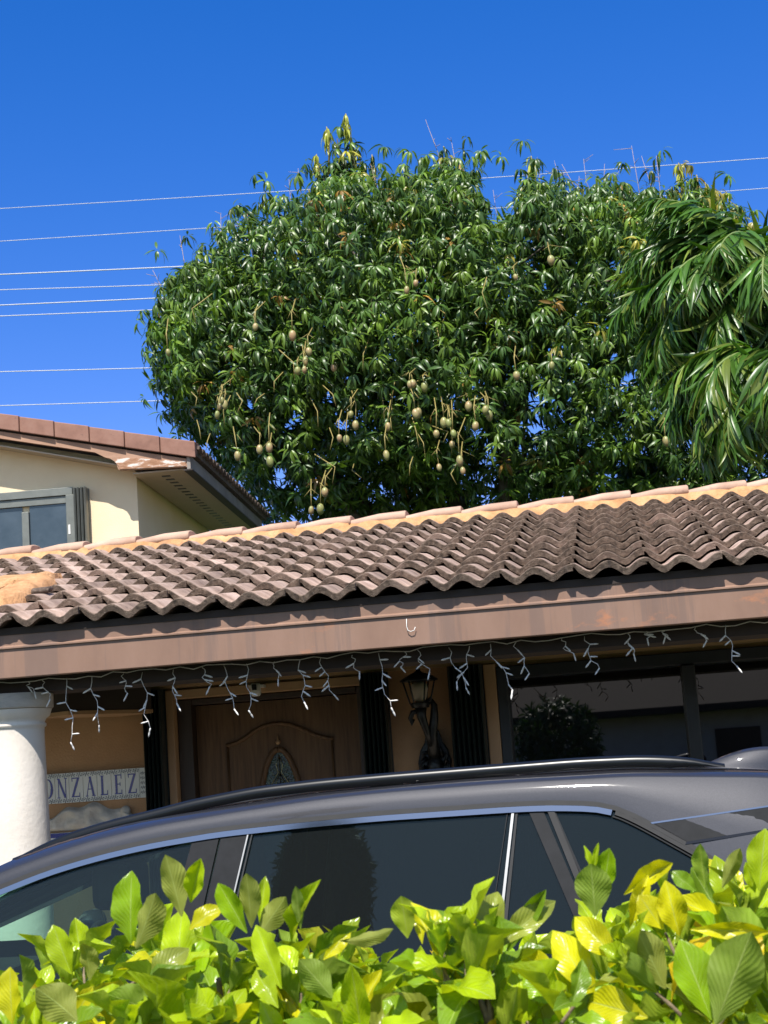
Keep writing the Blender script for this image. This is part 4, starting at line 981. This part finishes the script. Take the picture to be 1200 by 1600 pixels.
# individually shaped leaves that stand out at the top: base, tip (x,z at y), width, palette, facing(+1 upper side, -1 underside), template
hero = [((205, 1475), (202, 1365), 56, G1, 1, 0, 2.04), ((212, 1482), (252, 1395), 50, O1, -1, 0, 2.02), ((284, 1432), (262, 1338), 46, O1, -1, 0, 2.06), ((298, 1410), (318, 1343), 33, G3, 1, 3, 2.07), ((296, 1452), (340, 1412), 34, Y1, 1, 1, 2.05),
        ((112, 1522), (82, 1448), 44, G3, 1, 0, 2.05), ((140, 1532), (141, 1468), 36, O1, -1, 1, 2.07), ((36, 1566), (42, 1486), 24, G2, -1, 4, 2.05), ((386, 1458), (342, 1388), 36, G1, 1, 3, 2.04), ((393, 1450), (389, 1364), 36, O1, -1, 0, 2.05),
        ((406, 1444), (411, 1370), 22, G3, 1, 0, 2.08), ((402, 1462), (447, 1403), 40, O1, -1, 1, 2.06), ((456, 1472), (492, 1374), 28, G3, 1, 4, 2.05), ((470, 1452), (464, 1384), 20, G2, -1, 0, 2.03), ((440, 1545), (396, 1448), 40, G3, 1, 0, 2.0), ((435, 1575), (388, 1510), 38, G3, 1, 1, 1.98),
        ((486, 1506), (552, 1443), 22, G2, 1, 4, 2.05), ((505, 1500), (545, 1455), 26, Y1, 1, 1, 2.08), ((532, 1470), (622, 1468), 24, O1, -1, 2, 2.05), ((637, 1466), (628, 1400), 42, G3, -1, 0, 2.06), ((660, 1475), (652, 1418), 18, Y1, 1, 1, 2.08),
        ((722, 1506), (712, 1440), 40, O1, -1, 0, 2.04), ((726, 1500), (722, 1412), 12, G2, 1, 4, 2.07), ((745, 1522), (742, 1438), 32, Y1, 1, 4, 2.02), ((725, 1532), (648, 1500), 36, Y1, 1, 2, 2.0), ((778, 1482), (868, 1392), 42, O1, 1, 2, 2.06), ((790, 1490), (848, 1400), 30, G2, 1, 3, 2.09),
        ((930, 1432), (924, 1350), 58, G2, -1, 0, 2.02), ((942, 1402), (953, 1332), 36, G1, 1, 3, 2.06), ((925, 1365), (914, 1322), 10, G3, 1, 0, 2.05), ((927, 1365), (934, 1318), 10, G3, 1, 0, 2.05), ((975, 1398), (1052, 1345), 30, Y1, 1, 4, 2.06), ((985, 1450), (1012, 1368), 28, Y1, 1, 4, 2.04), ((1036, 1452), (1000, 1400), 44, Y1, 1, 0, 2.02),
        ((1062, 1462), (1040, 1378), 46, Y1, 1, 4, 2.03), ((1102, 1388), (1092, 1318), 26, G1, -1, 4, 2.08), ((1088, 1392), (1050, 1360), 26, G2, 1, 1, 2.08), ((1128, 1388), (1156, 1324), 24, O1, -1, 0, 2.08), ((1186, 1392), (1196, 1298), 50, G3, 1, 0, 2.02), ((1180, 1395), (1166, 1350), 20, G3, 1, 3, 2.05),
        ((968, 1500), (895, 1432), 46, Y1, 1, 1, 2.0), ((1112, 1594), (1066, 1472), 66, G1, 1, 0, 1.93), ((1118, 1602), (1172, 1458), 84, G2, -1, 0, 1.90), ((1040, 1545), (994, 1452), 60, O1, -1, 0, 1.97), ((1012, 1590), (900, 1562), 62, Y1, 1, 1, 1.93), ((1040, 1600), (935, 1650), 60, G2, 1, 2, 1.92),
        ((1078, 1452), (1205, 1456), 28, Y1, 1, 1, 1.98), ((872, 1532), (812, 1488), 42, Y1, 1, 1, 1.98), ((868, 1570), (818, 1520), 44, G1, 1, 1, 1.96), ((930, 1560), (868, 1452), 56, Y1, 1, 1, 2.02), ((1145, 1560), (1180, 1450), 50, Y2, 1, 1, 2.0),
        ((235, 1535), (282, 1478), 46, O1, 1, 2, 2.0), ((250, 1590), (175, 1545), 60, G2, -1, 1, 1.96), ((120, 1595), (60, 1545), 66, O1, -1, 1, 1.95), ((20, 1600), (12, 1515), 50, Y1, 1, 0, 1.98), ((560, 1590), (590, 1515), 30, Y1, 1, 4, 1.98), ((520, 1560), (470, 1500), 48, G2, -1, 0, 1.99), ((640, 1590), (600, 1560), 40, G1, 1, 1, 1.97), ((700, 1600), (760, 1570), 34, G2, 1, 2, 1.95)]
for (bp, tp, wd, c, fc, ti, y) in hero:
    out = []
    for (px, py) in (bp, tp):
        dv = F*2500+rr*(px-600)-uu*(py-800); P = np.array((0, 0, 1.65))+np.array(dv)*(y/dv.y); out.append(P)
    ttip = out[1].copy(); d = ttip-out[0]; L = np.linalg.norm(d); d = d/L
    n = np.array((0, -1.0, .25))*fc+rng.normal(size=3)*.12
    tilt = np.array((0, .25*rng.normal(), 0)); d2 = unit(d+tilt*.6)
    hleaf(ti, out[0], d2, n, L*1.06, wd*y/2500*.98, np.array(c)*(1+rng.normal()*.06))
    twig.tube([out[0]+np.array((rng.normal()*.01, .03, -.05)), out[0]+np.array((0, .012, -.02)), out[0]], [.002, .002, .0012], 6) if False else None
hp = []
for ti, lst in enumerate(HP):
    P, D, Nn, S, Wd, C = zip(*lst); hp.append(batch('', tmp[ti], P, D, Nn, S, C, None, Wd=Wd))
leaf_object('leaves', hp, M_hleaf, hedge)
twig.build('stems', M_twig, hedge)
exec_after = []

# ------------------------------------------------------------------ car
car = empty('parked_suv', (-1.35, 5.6, 0), label='dark grey SUV with roof rails and black pillars parked behind the hedge', cat='car')
YC = 5.6
M_paint = bpy.data.materials.new('dark_grey_metallic'); M_paint.use_nodes = True
def setup_paint():
    t = M_paint.node_tree; b = t.nodes['Principled BSDF']
    b.inputs['Base Color'].default_value = (.085, .085, .105, 1); b.inputs['Metallic'].default_value = .3; b.inputs['Roughness'].default_value = .5; b.inputs['Specular IOR Level'].default_value = .3
    b.inputs['Coat Weight'].default_value = 1.0; b.inputs['Coat Roughness'].default_value = .03
    tc = N(M_paint, 'ShaderNodeTexCoord'); v = N(M_paint, 'ShaderNodeTexVoronoi'); v.inputs['Scale'].default_value = 900
    t.links.new(tc.outputs['Object'], v.inputs['Vector']); mr = N(M_paint, 'ShaderNodeMapRange'); mr.inputs[3].default_value = .020; mr.inputs[4].default_value = .034
    sp = N(M_paint, 'ShaderNodeSeparateColor'); t.links.new(v.outputs['Color'], sp.inputs[0]); t.links.new(sp.outputs[0], mr.inputs[0])
    cb = N(M_paint, 'ShaderNodeCombineColor'); t.links.new(mr.outputs[0], cb.inputs[0]); t.links.new(mr.outputs[0], cb.inputs[1])
    mm = N(M_paint, 'ShaderNodeMath', operation='MULTIPLY'); mm.inputs[1].default_value = 1.22; t.links.new(mr.outputs[0], mm.inputs[0]); t.links.new(mm.outputs[0], cb.inputs[2])
    t.links.new(cb.outputs[0], b.inputs['Base Color'])
setup_paint()
M_gloss_black = mat('gloss_black_trim', (.010, .010, .012), .12, spec=.6)
M_satin = noisy(mat('satin_pillar', rough=.5, spec=.12), [(.010, .011, .013), (.016, .017, .020)], 30)
M_rubber = noisy(mat('rubber_seal', rough=.7), [(.008, .008, .009), (.014, .014, .015)], 20)
M_chrome = mat('chrome_trim', (.42, .44, .48), .08, 1)
M_bright = mat('brushed_trim', (.22, .225, .23), .42, .8)
M_rail = mat('rail_paint', (.007, .008, .010), .30, 0, .35)
def hw_at(z): return .85-(z-1.10)*.36 if z > 1.10 else .85+(1.10-z)*.35 if z > .92 else .913
ZT = [(-2.82, 1.085), (-2.56, 1.175), (-2.30, 1.268), (-2.1, 1.340), (-1.956, 1.385), (-1.835, 1.425), (-1.714, 1.455), (-1.592, 1.478), (-1.47, 1.496), (-1.266, 1.516), (-.984, 1.528), (-.745, 1.533), (-.35, 1.533), (-.235, 1.530), (-.077, 1.516),
      (-.03, 1.497), (.022, 1.468), (.196, 1.357), (.346, 1.248), (.50, 1.125), (.60, 1.085)]
ZC = [(-3.6, .80), (-2.9, 1.05), (-2.82, 1.10), (-2.3, 1.300), (-2.1, 1.378), (-1.96, 1.430), (-1.7, 1.502), (-1.473, 1.540), (-1.2, 1.566), (-.95, 1.586), (-.744, 1.594), (-.35, 1.597), (0, 1.592), (.41, 1.562), (.75, 1.50), (.86, 1.38), (.95, 1.03)]
ZR = [(-3.6, .84), (-2.9, 1.09), (-2.7, 1.16), (-2.3, 1.33), (-2.1, 1.415), (-2.0, 1.458), (-1.85, 1.512), (-1.6, 1.562), (-1.3, 1.592), (-1.0, 1.615), (-.5, 1.628), (0, 1.622), (.4, 1.592), (.78, 1.540), (.86, 1.41), (.95, 1.04)]
def itp(T, x): return float(np.interp(x, [a for a, _ in T], [b_ for _, b_ in T]))
def smooth_itp(T, x): return sum(itp(T, x+d) for d in (-.05, -.025, 0, .025, .05))/5
stations = sorted(set([round(v, 4) for v in list(np.linspace(-3.62, -2.82, 11))+list(np.linspace(-2.82, -1.30, 38))+[-1.347, -1.256, -1.16]+list(np.linspace(-1.2, -.3, 16))+[-.235]+list(np.linspace(-.23, .62, 38))+list(np.linspace(.66, .95, 8))]))
def plan(x):     # half-width scale: nose and tail taper
    if x < -2.9: return 1-.30*((-2.9-x)/.72)**2.2
    if x > .3: return 1-.16*((x-.3)/.65)**2.2
    return 1.0
def section(x):
    zw = min(smooth_itp(ZT, x), 9) if -2.82 < x < .60 else 1.085
    zc_ = smooth_itp(ZC, x); zr_ = smooth_itp(ZR, x); zb_ = 1.085 if x > -2.82 else min(1.05, zc_-.02)
    if x <= -2.82: zw = zb_
    zw = max(zw, zb_); zc_ = max(zc_, zw+.018)
    if x > .62: zb_ = min(1.085, zc_-.1); zw = zb_+.01
    zr_ = max(zr_, zc_+.004); k = plan(x)
    arch = 0
    pts = [(.86, .30), (.905, .45), (.915, .70), (.913, .90), (hw_at(zb_)+.002, zb_)]
    for i in (1, 2, 3, 4): pts.append((hw_at(zb_+(zw-zb_)*i/4), zb_+(zw-zb_)*i/4))
    hc = hw_at(zc_); pts.append((hw_at(zw+.5*(zc_-zw))+.004, zw+.5*(zc_-zw))); pts.append((hc, zc_))
    pts += [(hc-.006, zc_+min(.005, (zr_-zc_)*.3)), (hc-.070, zc_+(zr_-zc_)*.72), (hc*.62, zc_+(zr_-zc_)*.93), (hc*.3, zr_), (0, zr_+.003)]
    out = []
    for (h, z) in pts: out.append((x, YC-h*k, z))
    return out
secs = [section(x) for x in stations]; NS = len(secs[0])
def car_side(sign):
    body = MB(); glassF = MB(); glassR = MB(); wsh = MB(); hatch = MB()
    V = [(p[0], YC+(p[1]-YC)*sign, p[2]) for s_ in secs for p in s_]
    body.v = V; gl = {'f': [], 'r': [], 'w': [], 'h': []}
    for i in range(len(stations)-1):
        xm = (stations[i]+stations[i+1])/2
        for j in range(NS-1):
            f_ = (i*NS+j, (i+1)*NS+j, (i+1)*NS+j+1, i*NS+j+1)
            if 4 <= j < 8 and -2.80 < xm < .60:
                gl['f' if xm < -1.2 else 'r'].append(f_); continue
            if j >= 12 and -2.86 < xm < -1.92: gl['w'].append(f_); continue
            if j >= 12 and xm > .80 : gl['h'].append(f_); continue
            zmid = (V[f_[0]][2]+V[f_[2]][2])/2
            cxw = -2.78 if xm < -1 else .02
            if j < 4 and math.hypot(xm-cxw, zmid-.34) < .385: continue
            body.f.append(f_); body.m.append(0); body.sm.append(True)
    return body, gl, V
bodies = MB()
cargl = {'f': [], 'r': [], 'w': [], 'h': []}
for sign in (1, -1):
    body, gl, V = car_side(sign); o = len(bodies.v)
    bodies.v += V; bodies.f += [tuple(i+o for i in f_) for f_ in body.f]; bodies.m += body.m; bodies.sm += body.sm
    for k_ in gl: cargl[k_].append((V, gl[k_]))
# end caps
for sidx in (0, len(stations)-1):
    idx = [sidx*NS+j for j in range(NS)]; idx2 = [len(stations)*NS+sidx*NS+j for j in range(NS)]
    bodies.f.append(tuple(idx+idx2[::-1][1:])); bodies.m.append(0); bodies.sm.append(False)
cb = bodies.build('body', M_paint, car)
bpy.context.view_layer.update()
def glass_from(V, faces, name, m, inset=.007):
    used = sorted({i for f_ in faces for i in f_}); mp_ = {u: k_ for k_, u in enumerate(used)}
    b = MB(); b.v = [(V[u][0], V[u][1]+(YC-V[u][1])/abs(V[u][1]-YC+1e-9)*inset*(1 if abs(V[u][1]-YC) > .5 else 0), V[u][2]-inset*(1 if abs(V[u][1]-YC) < .6 else 0)) for u in used]
    b.f = [tuple(mp_[i] for i in f_) for f_ in faces]; b.m = [0]*len(b.f); b.sm = [True]*len(b.f)
    return b.build(name, m, car, fixn=True)
for (V, fs) in cargl['f']: glass_from(V, fs, 'front_window', M_glass_front)
for (V, fs) in cargl['r']:
    glass_from(V, [f_ for f_ in fs if (V[f_[0]][0]+V[f_[1]][0])/2 < -.235], 'rear_window', M_glass_dark)
    glass_from(V, [f_ for f_ in fs if (V[f_[0]][0]+V[f_[1]][0])/2 >= -.235], 'quarter_window', M_glass_dark)
wv = MB()
for (V, fs) in cargl['w']:
    o = len(wv.v); used = sorted({i for f_ in fs for i in f_}); mp_ = {u: k_+o for k_, u in enumerate(used)}; wv.v += [V[u] for u in used]
    for f_ in fs: wv.f.append(tuple(mp_[i] for i in f_)); wv.m.append(0); wv.sm.append(True)
wv.build('windscreen', M_glass_front, car)
wv = MB()
for (V, fs) in cargl['h']:
    o = len(wv.v); used = sorted({i for f_ in fs for i in f_}); mp_ = {u: k_+o for k_, u in enumerate(used)}; wv.v += [V[u] for u in used]
    for f_ in fs: wv.f.append(tuple(mp_[i] for i in f_)); wv.m.append(0); wv.sm.append(True)
wv.build('rear_screen', M_glass_dark, car)
def sp(x, z, off, sign=1): return (x, YC-(hw_at(z)+off)*plan(x)*sign, z)
def patch(name, a0, a1, b0, b1, off, th, m, nz=8, nx=2, signs=(1, -1)):
    """panel on the side of the car; corners (x,z): a0 low-left, a1 top-left, b0 low-right, b1 top-right"""
    for sg_ in signs:
        b = MB(); L = []
        for (oo) in (off, off-th):
            pts = []
            for i in range(nx+1):
                for j in range(nz+1):
                    u, v = i/nx, j/nz
                    x = (a0[0]*(1-v)+a1[0]*v)*(1-u)+(b0[0]*(1-v)+b1[0]*v)*u; z = (a0[1]*(1-v)+a1[1]*v)*(1-u)+(b0[1]*(1-v)+b1[1]*v)*u
                    pts.append(sp(x, z, oo, sg_))
            L.append(pts)
        n_ = (nx+1)*(nz+1); b.grid(L[0], nx+1, nz+1); b.grid(L[1], nx+1, nz+1)
        ring = [i*(nz+1) for i in range(nx+1)]+[nx*(nz+1)+j for j in range(1, nz+1)]+[i*(nz+1)+nz for i in range(nx-1, -1, -1)]+[j for j in range(nz-1, 0, -1)]
        for k_ in range(len(ring)):
            p, q = ring[k_], ring[(k_+1) % len(ring)]; b.add([b.v[p], b.v[q], b.v[q+n_], b.v[p+n_]], [(0, 1, 2, 3)])
        b.build(name, m, car)
def band(name, T, up0, up1, off0, off1, m, x0, x1, n=60, signs=(1, -1)):
    """strip following the window top: z from ZT+up0 to ZT+up1, raised from off0 to off1"""
    for sg_ in signs:
        b = MB(); pts = []
        for i in range(n+1):
            x = x0+(x1-x0)*i/n; z = smooth_itp(T, x); sl = (smooth_itp(T, x+.02)-smooth_itp(T, x-.02))/.04; c_ = 1/math.sqrt(1+sl*sl); nx_, nz_ = -sl*c_, c_
            for (u, oo) in ((up0, off0), (up0, off1), ((up0+up1)/2, off1), (up1, off1), (up1, off0)):
                pts.append(sp(x+nx_*u, z+nz_*u, oo, sg_))
        b.grid(pts, n+1, 5, 0, False, False, True); b.build(name, m, car)
band('window_seal', ZT, -.004, .010, -.004, .003, M_rubber, -2.76, .56)
band('window_trim', ZT, -.021, -.0045, -.010, .006, M_chrome, -2.72, -.055)
band('window_seal', ZT, -.016, -.0045, -.010, .003, M_rubber, -.045, .55)
band('glass_edge', ZT, -.0245, -.0205, -.006, .0015, M_satin, -.05, .5)
patch('pillar_panel', (-1.452, 1.09), (-1.345, 1.490), (-1.345, 1.09), (-1.259, 1.505), .001, .01, M_satin)
patch('pillar_panel', (-1.338, 1.09), (-1.252, 1.505), (-1.262, 1.09), (-1.170, 1.508), .001, .01, M_satin)
patch('window_divider', (-1.2625, 1.09), (-1.1695, 1.508), (-1.2580, 1.09), (-1.1650, 1.508), .004, .012, M_bright)
patch('window_divider', (-1.250, 1.09), (-1.1565, 1.508), (-1.246, 1.09), (-1.1525, 1.508), .003, .012, M_rubber)
patch('window_divider', (-.430, 1.09), (-.357, 1.511), (-.422, 1.09), (-.349, 1.511), .003, .012, M_bright)
patch('window_divider', (-.4595, 1.09), (-.3705, 1.511), (-.457, 1.09), (-.368, 1.511), .000, .008, M_satin)
patch('window_divider', (-.4175, 1.09), (-.3445, 1.511), (-.405, 1.09), (-.338, 1.511), .001, .010, M_rubber)
patch('pillar_panel', (-.150, 1.09), (-.305, 1.511), (-.110, 1.09), (-.262, 1.511), .001, .010, M_satin)
patch('door_gap', (-.108, 1.09), (-.2595, 1.540), (-.088, 1.09), (-.240, 1.540), .0035, .014, M_rubber)
patch('glass_edge', (-.080, 1.09), (-.232, 1.505), (-.073, 1.09), (-.225, 1.505), .0, .008, M_satin)
# black floating-roof band on the rear pillar
patch('pillar_band', (.150, 1.396), (.060, 1.452), (.80, 1.455), (.80, 1.510), .003, .010, M_satin, nz=3, nx=10)
patch('pillar_band_trim', (.1455, 1.388), (.150, 1.396), (.80, 1.447), (.80, 1.4545), .0045, .010, M_gloss_black, nz=1, nx=10)
patch('pillar_band_trim', (.056, 1.4525), (.052, 1.457), (.80, 1.5105), (.80, 1.515), .004, .010, M_chrome, nz=1, nx=10)
# roof rails
for sgn in (1, -1):
    b = MB(); RT = [(-1.979, 1.461), (-1.927, 1.486), (-1.868, 1.511), (-1.764, 1.543), (-1.634, 1.571), (-1.506, 1.591), (-1.379, 1.615), (-1.168, 1.641), (-.961, 1.651), (-.756, 1.655), (-.353, 1.659), (-.154, 1.661), (.041, 1.656), (.156, 1.644), (.232, 1.628), (.292, 1.607)]
    pts = []; n = 70
    for i in range(n+1):
        x = -1.979+2.271*i/n; zt_ = sum(itp(RT, x+d) for d in (-.04, 0, .04))/3; hgt = .034*min(1, (i+1)/6, (n-i+1)/6)+.003; wd_ = .026
        for (dy, dz_) in ((-wd_, -hgt), (-wd_*.95, -.010), (-wd_*.5, -.001), (wd_*.4, 0), (wd_, -.010), (wd_, -hgt)):
            pts.append((x, YC-sgn*(.565-dy*-1), zt_+dz_))
    b.grid(pts, n+1, 6, 0, True, False, True)
    b.build('roof_rail', M_rail, car)
    b = MB()
    for (xa, xb) in ((-.80, -.70),): b.box(xa, xb, YC-sgn*.565-.018, YC-sgn*.565+.018, itp(RT, (xa+xb)/2)-.07, itp(RT, (xa+xb)/2)-.012)
    b.build('rail_foot', M_rubber, car)
# shark fin antenna on the roof
b = MB(); pts = []; n = 16
for i in range(n+1):
    t = i/n; x = .24+.30*t; h = .078*math.sin(min(1, t*1.12)*math.pi/2)**.9 if t < .9 else .078*(1-(t-.9)*4); wd_ = .034*math.sin(math.pi*min(.98, max(.04, t)))**.5
    zb_ = smooth_itp(ZR, x)-.004
    for (dy, k_) in ((-1, 0), (-.85, .25), (-.45, .8), (0, 1), (.45, .8), (.85, .25), (1, 0)): pts.append((x, YC+dy*wd_, zb_+h*k_))
b.grid(pts, n+1, 7); b.build('antenna_fin', M_paint, car)
# spoiler, mirrors, lamps, bumpers, wheels, cabin
b = MB(); b.prism([(.74, 1.595), (.74, 1.565), (.98, 1.545), (1.0, 1.56), (.90, 1.588)], YC-.55, YC+.55); b.build('roof_spoiler', M_paint, car, bevel=.008)
for sgn in (1, -1):
    b = MB(); b.lathe([(0, -.10), (.05, -.095), (.078, -.05), (.085, 0), (.08, .05), (.0, .09)], 0, 0, 14); b.v = [(-2.25+z*.6, YC-sgn*(.97)+x*1.3, 1.10+y) for x, y, z in b.v]
    b.box(-2.27, -2.20, min(YC-sgn*.86, YC-sgn*.95), max(YC-sgn*.86, YC-sgn*.95), 1.06, 1.10); b.build('mirror', M_paint, car)
    b = MB(); b.prism([(-3.50, .70), (-3.18, .78), (-3.10, .86), (-3.48, .80)], YC-sgn*.80-.05, YC-sgn*.80+.05); b.build('headlight', mat('headlight_glass', (.6, .62, .65), .1), car, bevel=.01)
    b = MB(); b.box(.70, .90, YC-sgn*.77-.06, YC-sgn*.77+.06, .98, 1.10); b.build('tail_light', mat('tail_light_red', (.35, .01, .01), .15), car, bevel=.015)
    for cxw in (-2.78, .02):
        wy = YC-sgn*.80
        wh = empty('wheel', (cxw, wy, .34)); wh.parent = car; wh.matrix_parent_inverse = inv_of(car)
        b = MB(); pr2 = [(.215, -.10), (.30, -.11), (.335, -.085), (.34, 0), (.335, .085), (.30, .11), (.215, .10), (.215, -.10)]
        b.lathe(pr2, 0, 0, 40); b.v = [(cxw+x, wy+z, .34+y) for x, y, z in b.v]; b.build('tyre', M_rubber, wh)
        b = MB(); b.lathe([(.214, -.09), (.20, -.06), (.06, -.075), (0, -.075)], 0, 0, 40); b.lathe([(.214, .09), (.20, .06), (.06, .075), (0, .075)], 0, 0, 40)
        b.v = [(cxw+x, wy+z, .34+y) for x, y, z in b.v]
        for q in range(5):
            a = 2*math.pi*q/5; Mx = Matrix.Translation((cxw, wy-sgn*.078, .34)) @ Matrix.Rotation(a, 4, 'Y'); b.box(-.022, .022, -.012, .012, .03, .21, 0, Mx)
        b.build('rim', M_greyframe, wh)
b = MB(); b.box(-3.66, -3.55, YC-.60, YC+.60, .28, .52); b.box(-3.635, -3.60, YC-.40, YC+.40, .56, .76); b.box(.90, 1.0, YC-.68, YC+.68, .32, .60); b.build('bumpers', M_rubber, car, bevel=.03)
b = MB(); b.box(-2.55, .75, YC-.78, YC+.78, .33, .42); b.box(-2.75, -2.35, YC-.75, YC+.75, .42, 1.03); b.build('cabin_floor', M_rubber, car)
for (x, y) in ((-1.86, 5.22), (-1.86, 5.98), (-.62, 5.22), (-.62, 5.98), (-.62, 5.60)):
    b = MB(); b.box(x-.42, x+.05, y-.23, y+.23, .50, .66)
    Mx = Matrix.Translation((x+.02, y, .62)) @ Matrix.Rotation(R(14), 4, 'Y'); b.box(-.06, .07, -.23, .23, 0, .60, 0, Mx)
    st = b.build('seat', M_rubber, car, bevel=.035)
    b = MB(); b.box(x+.11, x+.24, y-.13, y+.13, 1.28, 1.43); b.build('headrest', M_rubber, st, bevel=.03)
    b = MB(); b.tube([(x+.165, y-.05, 1.18), (x+.175, y-.05, 1.30)], .007, 8); b.tube([(x+.165, y+.05, 1.18), (x+.175, y+.05, 1.30)], .007, 8); b.build('headrest_post', M_chrome, st)
b = MB(); pts = []
for i in range(25):
    a = 2*math.pi*i/24; pts.append(Vector((-2.05+.03*math.sin(a), 5.98+.18*math.cos(a), 1.0+.17*math.sin(a))))
b.tube(pts, .014, 8, cap=False); b.tube([(-2.05, 5.82, 1.0), (-2.08, 5.98, .98), (-2.05, 6.14, 1.0)], .018, 8); b.tube([(-2.07, 5.98, .98), (-2.35, 5.98, .85)], .03, 8); b.build('steering_wheel', M_rubber, car)

# ------------------------------------------------------------------ across the street (seen mirrored in the glass)
oh = empty('house_across_street', (1, -22, 0), label='pale single storey house across the street mirrored in the porch window', cat='house')
b = MB(); b.box(-9, 11, -26, -20, 0, 2.75); b.build('wall', M_white, oh)
b = MB(); x0_, x1_ = -9.8, 11.8
b.add([(x0_, -19.2, 2.7), (x1_, -19.2, 2.7), (x1_, -23, 4.6), (x0_, -23, 4.6), (x0_, -26.8, 2.7), (x1_, -26.8, 2.7), (x0_, -19.2, 2.55), (x1_, -19.2, 2.55), (x0_, -26.8, 2.55), (x1_, -26.8, 2.55)],
      [(0, 1, 2, 3), (3, 2, 5, 4), (0, 6, 7, 1), (4, 5, 9, 8), (6, 8, 9, 7), (0, 3, 4), (1, 5, 2), (0, 4, 8, 6), (1, 7, 9, 5)]); b.build('roof', M_soffit, oh)
b = MB(); b.box(2.0, 3.0, -19.99, -19.95, .1, 2.15); b.build('door', M_doorframe, oh)
b = MB(); b.box(4.5, 6.3, -19.99, -19.95, .9, 2.05); b.box(-4.5, -2.7, -19.99, -19.95, .9, 2.05); b.build('window', M_pane, oh)
def small_tree(x, y, h, r_, lab, nclu=420, flat=1.0):
    root = empty('street_tree', (x, y, 0), label=lab, cat='tree', group='trees across the street')
    b = MB(); b.tube([(x, y, 0), (x+.05, y, h*.35), (x-.05, y, h-r_)], [.14, .11, .07], 10); b.build('trunk', M_bark, root)
    P, D, Nn, S, C = [], [], [], [], []
    for _ in range(nclu):
        v = unit(rng.normal(size=3)); p = np.array((x, y, h-r_*flat))+v*np.array((r_, r_, r_*flat))*(.5+.5*rng.random()**.5)
        for i in range(7):
            d = unit(rng.normal(size=3)+v*.6); P.append(p); D.append(d); Nn.append(v+rng.normal(size=3)*.4); S.append(.22); C.append(np.array((.035, .075, .02))*(1+rng.normal()*.2))
    leaf_object('crown', [batch('', t0, P, D, Nn, S, np.clip(C, .004, 1), None)], M_mleaf, root)
small_tree(-1.35, -15.5, 2.9, .85, 'rounded dark street tree in front of the house across the street')
small_tree(4.9, -14.5, 4.6, 1.5, 'taller spreading street tree at the far kerb across the street')
small_tree(-4.3, -9.3, 12.6, .62, 'very tall slim tree across the road, mirrored in the car window', 1500, 1.7)
print('SCRIPT DONE')
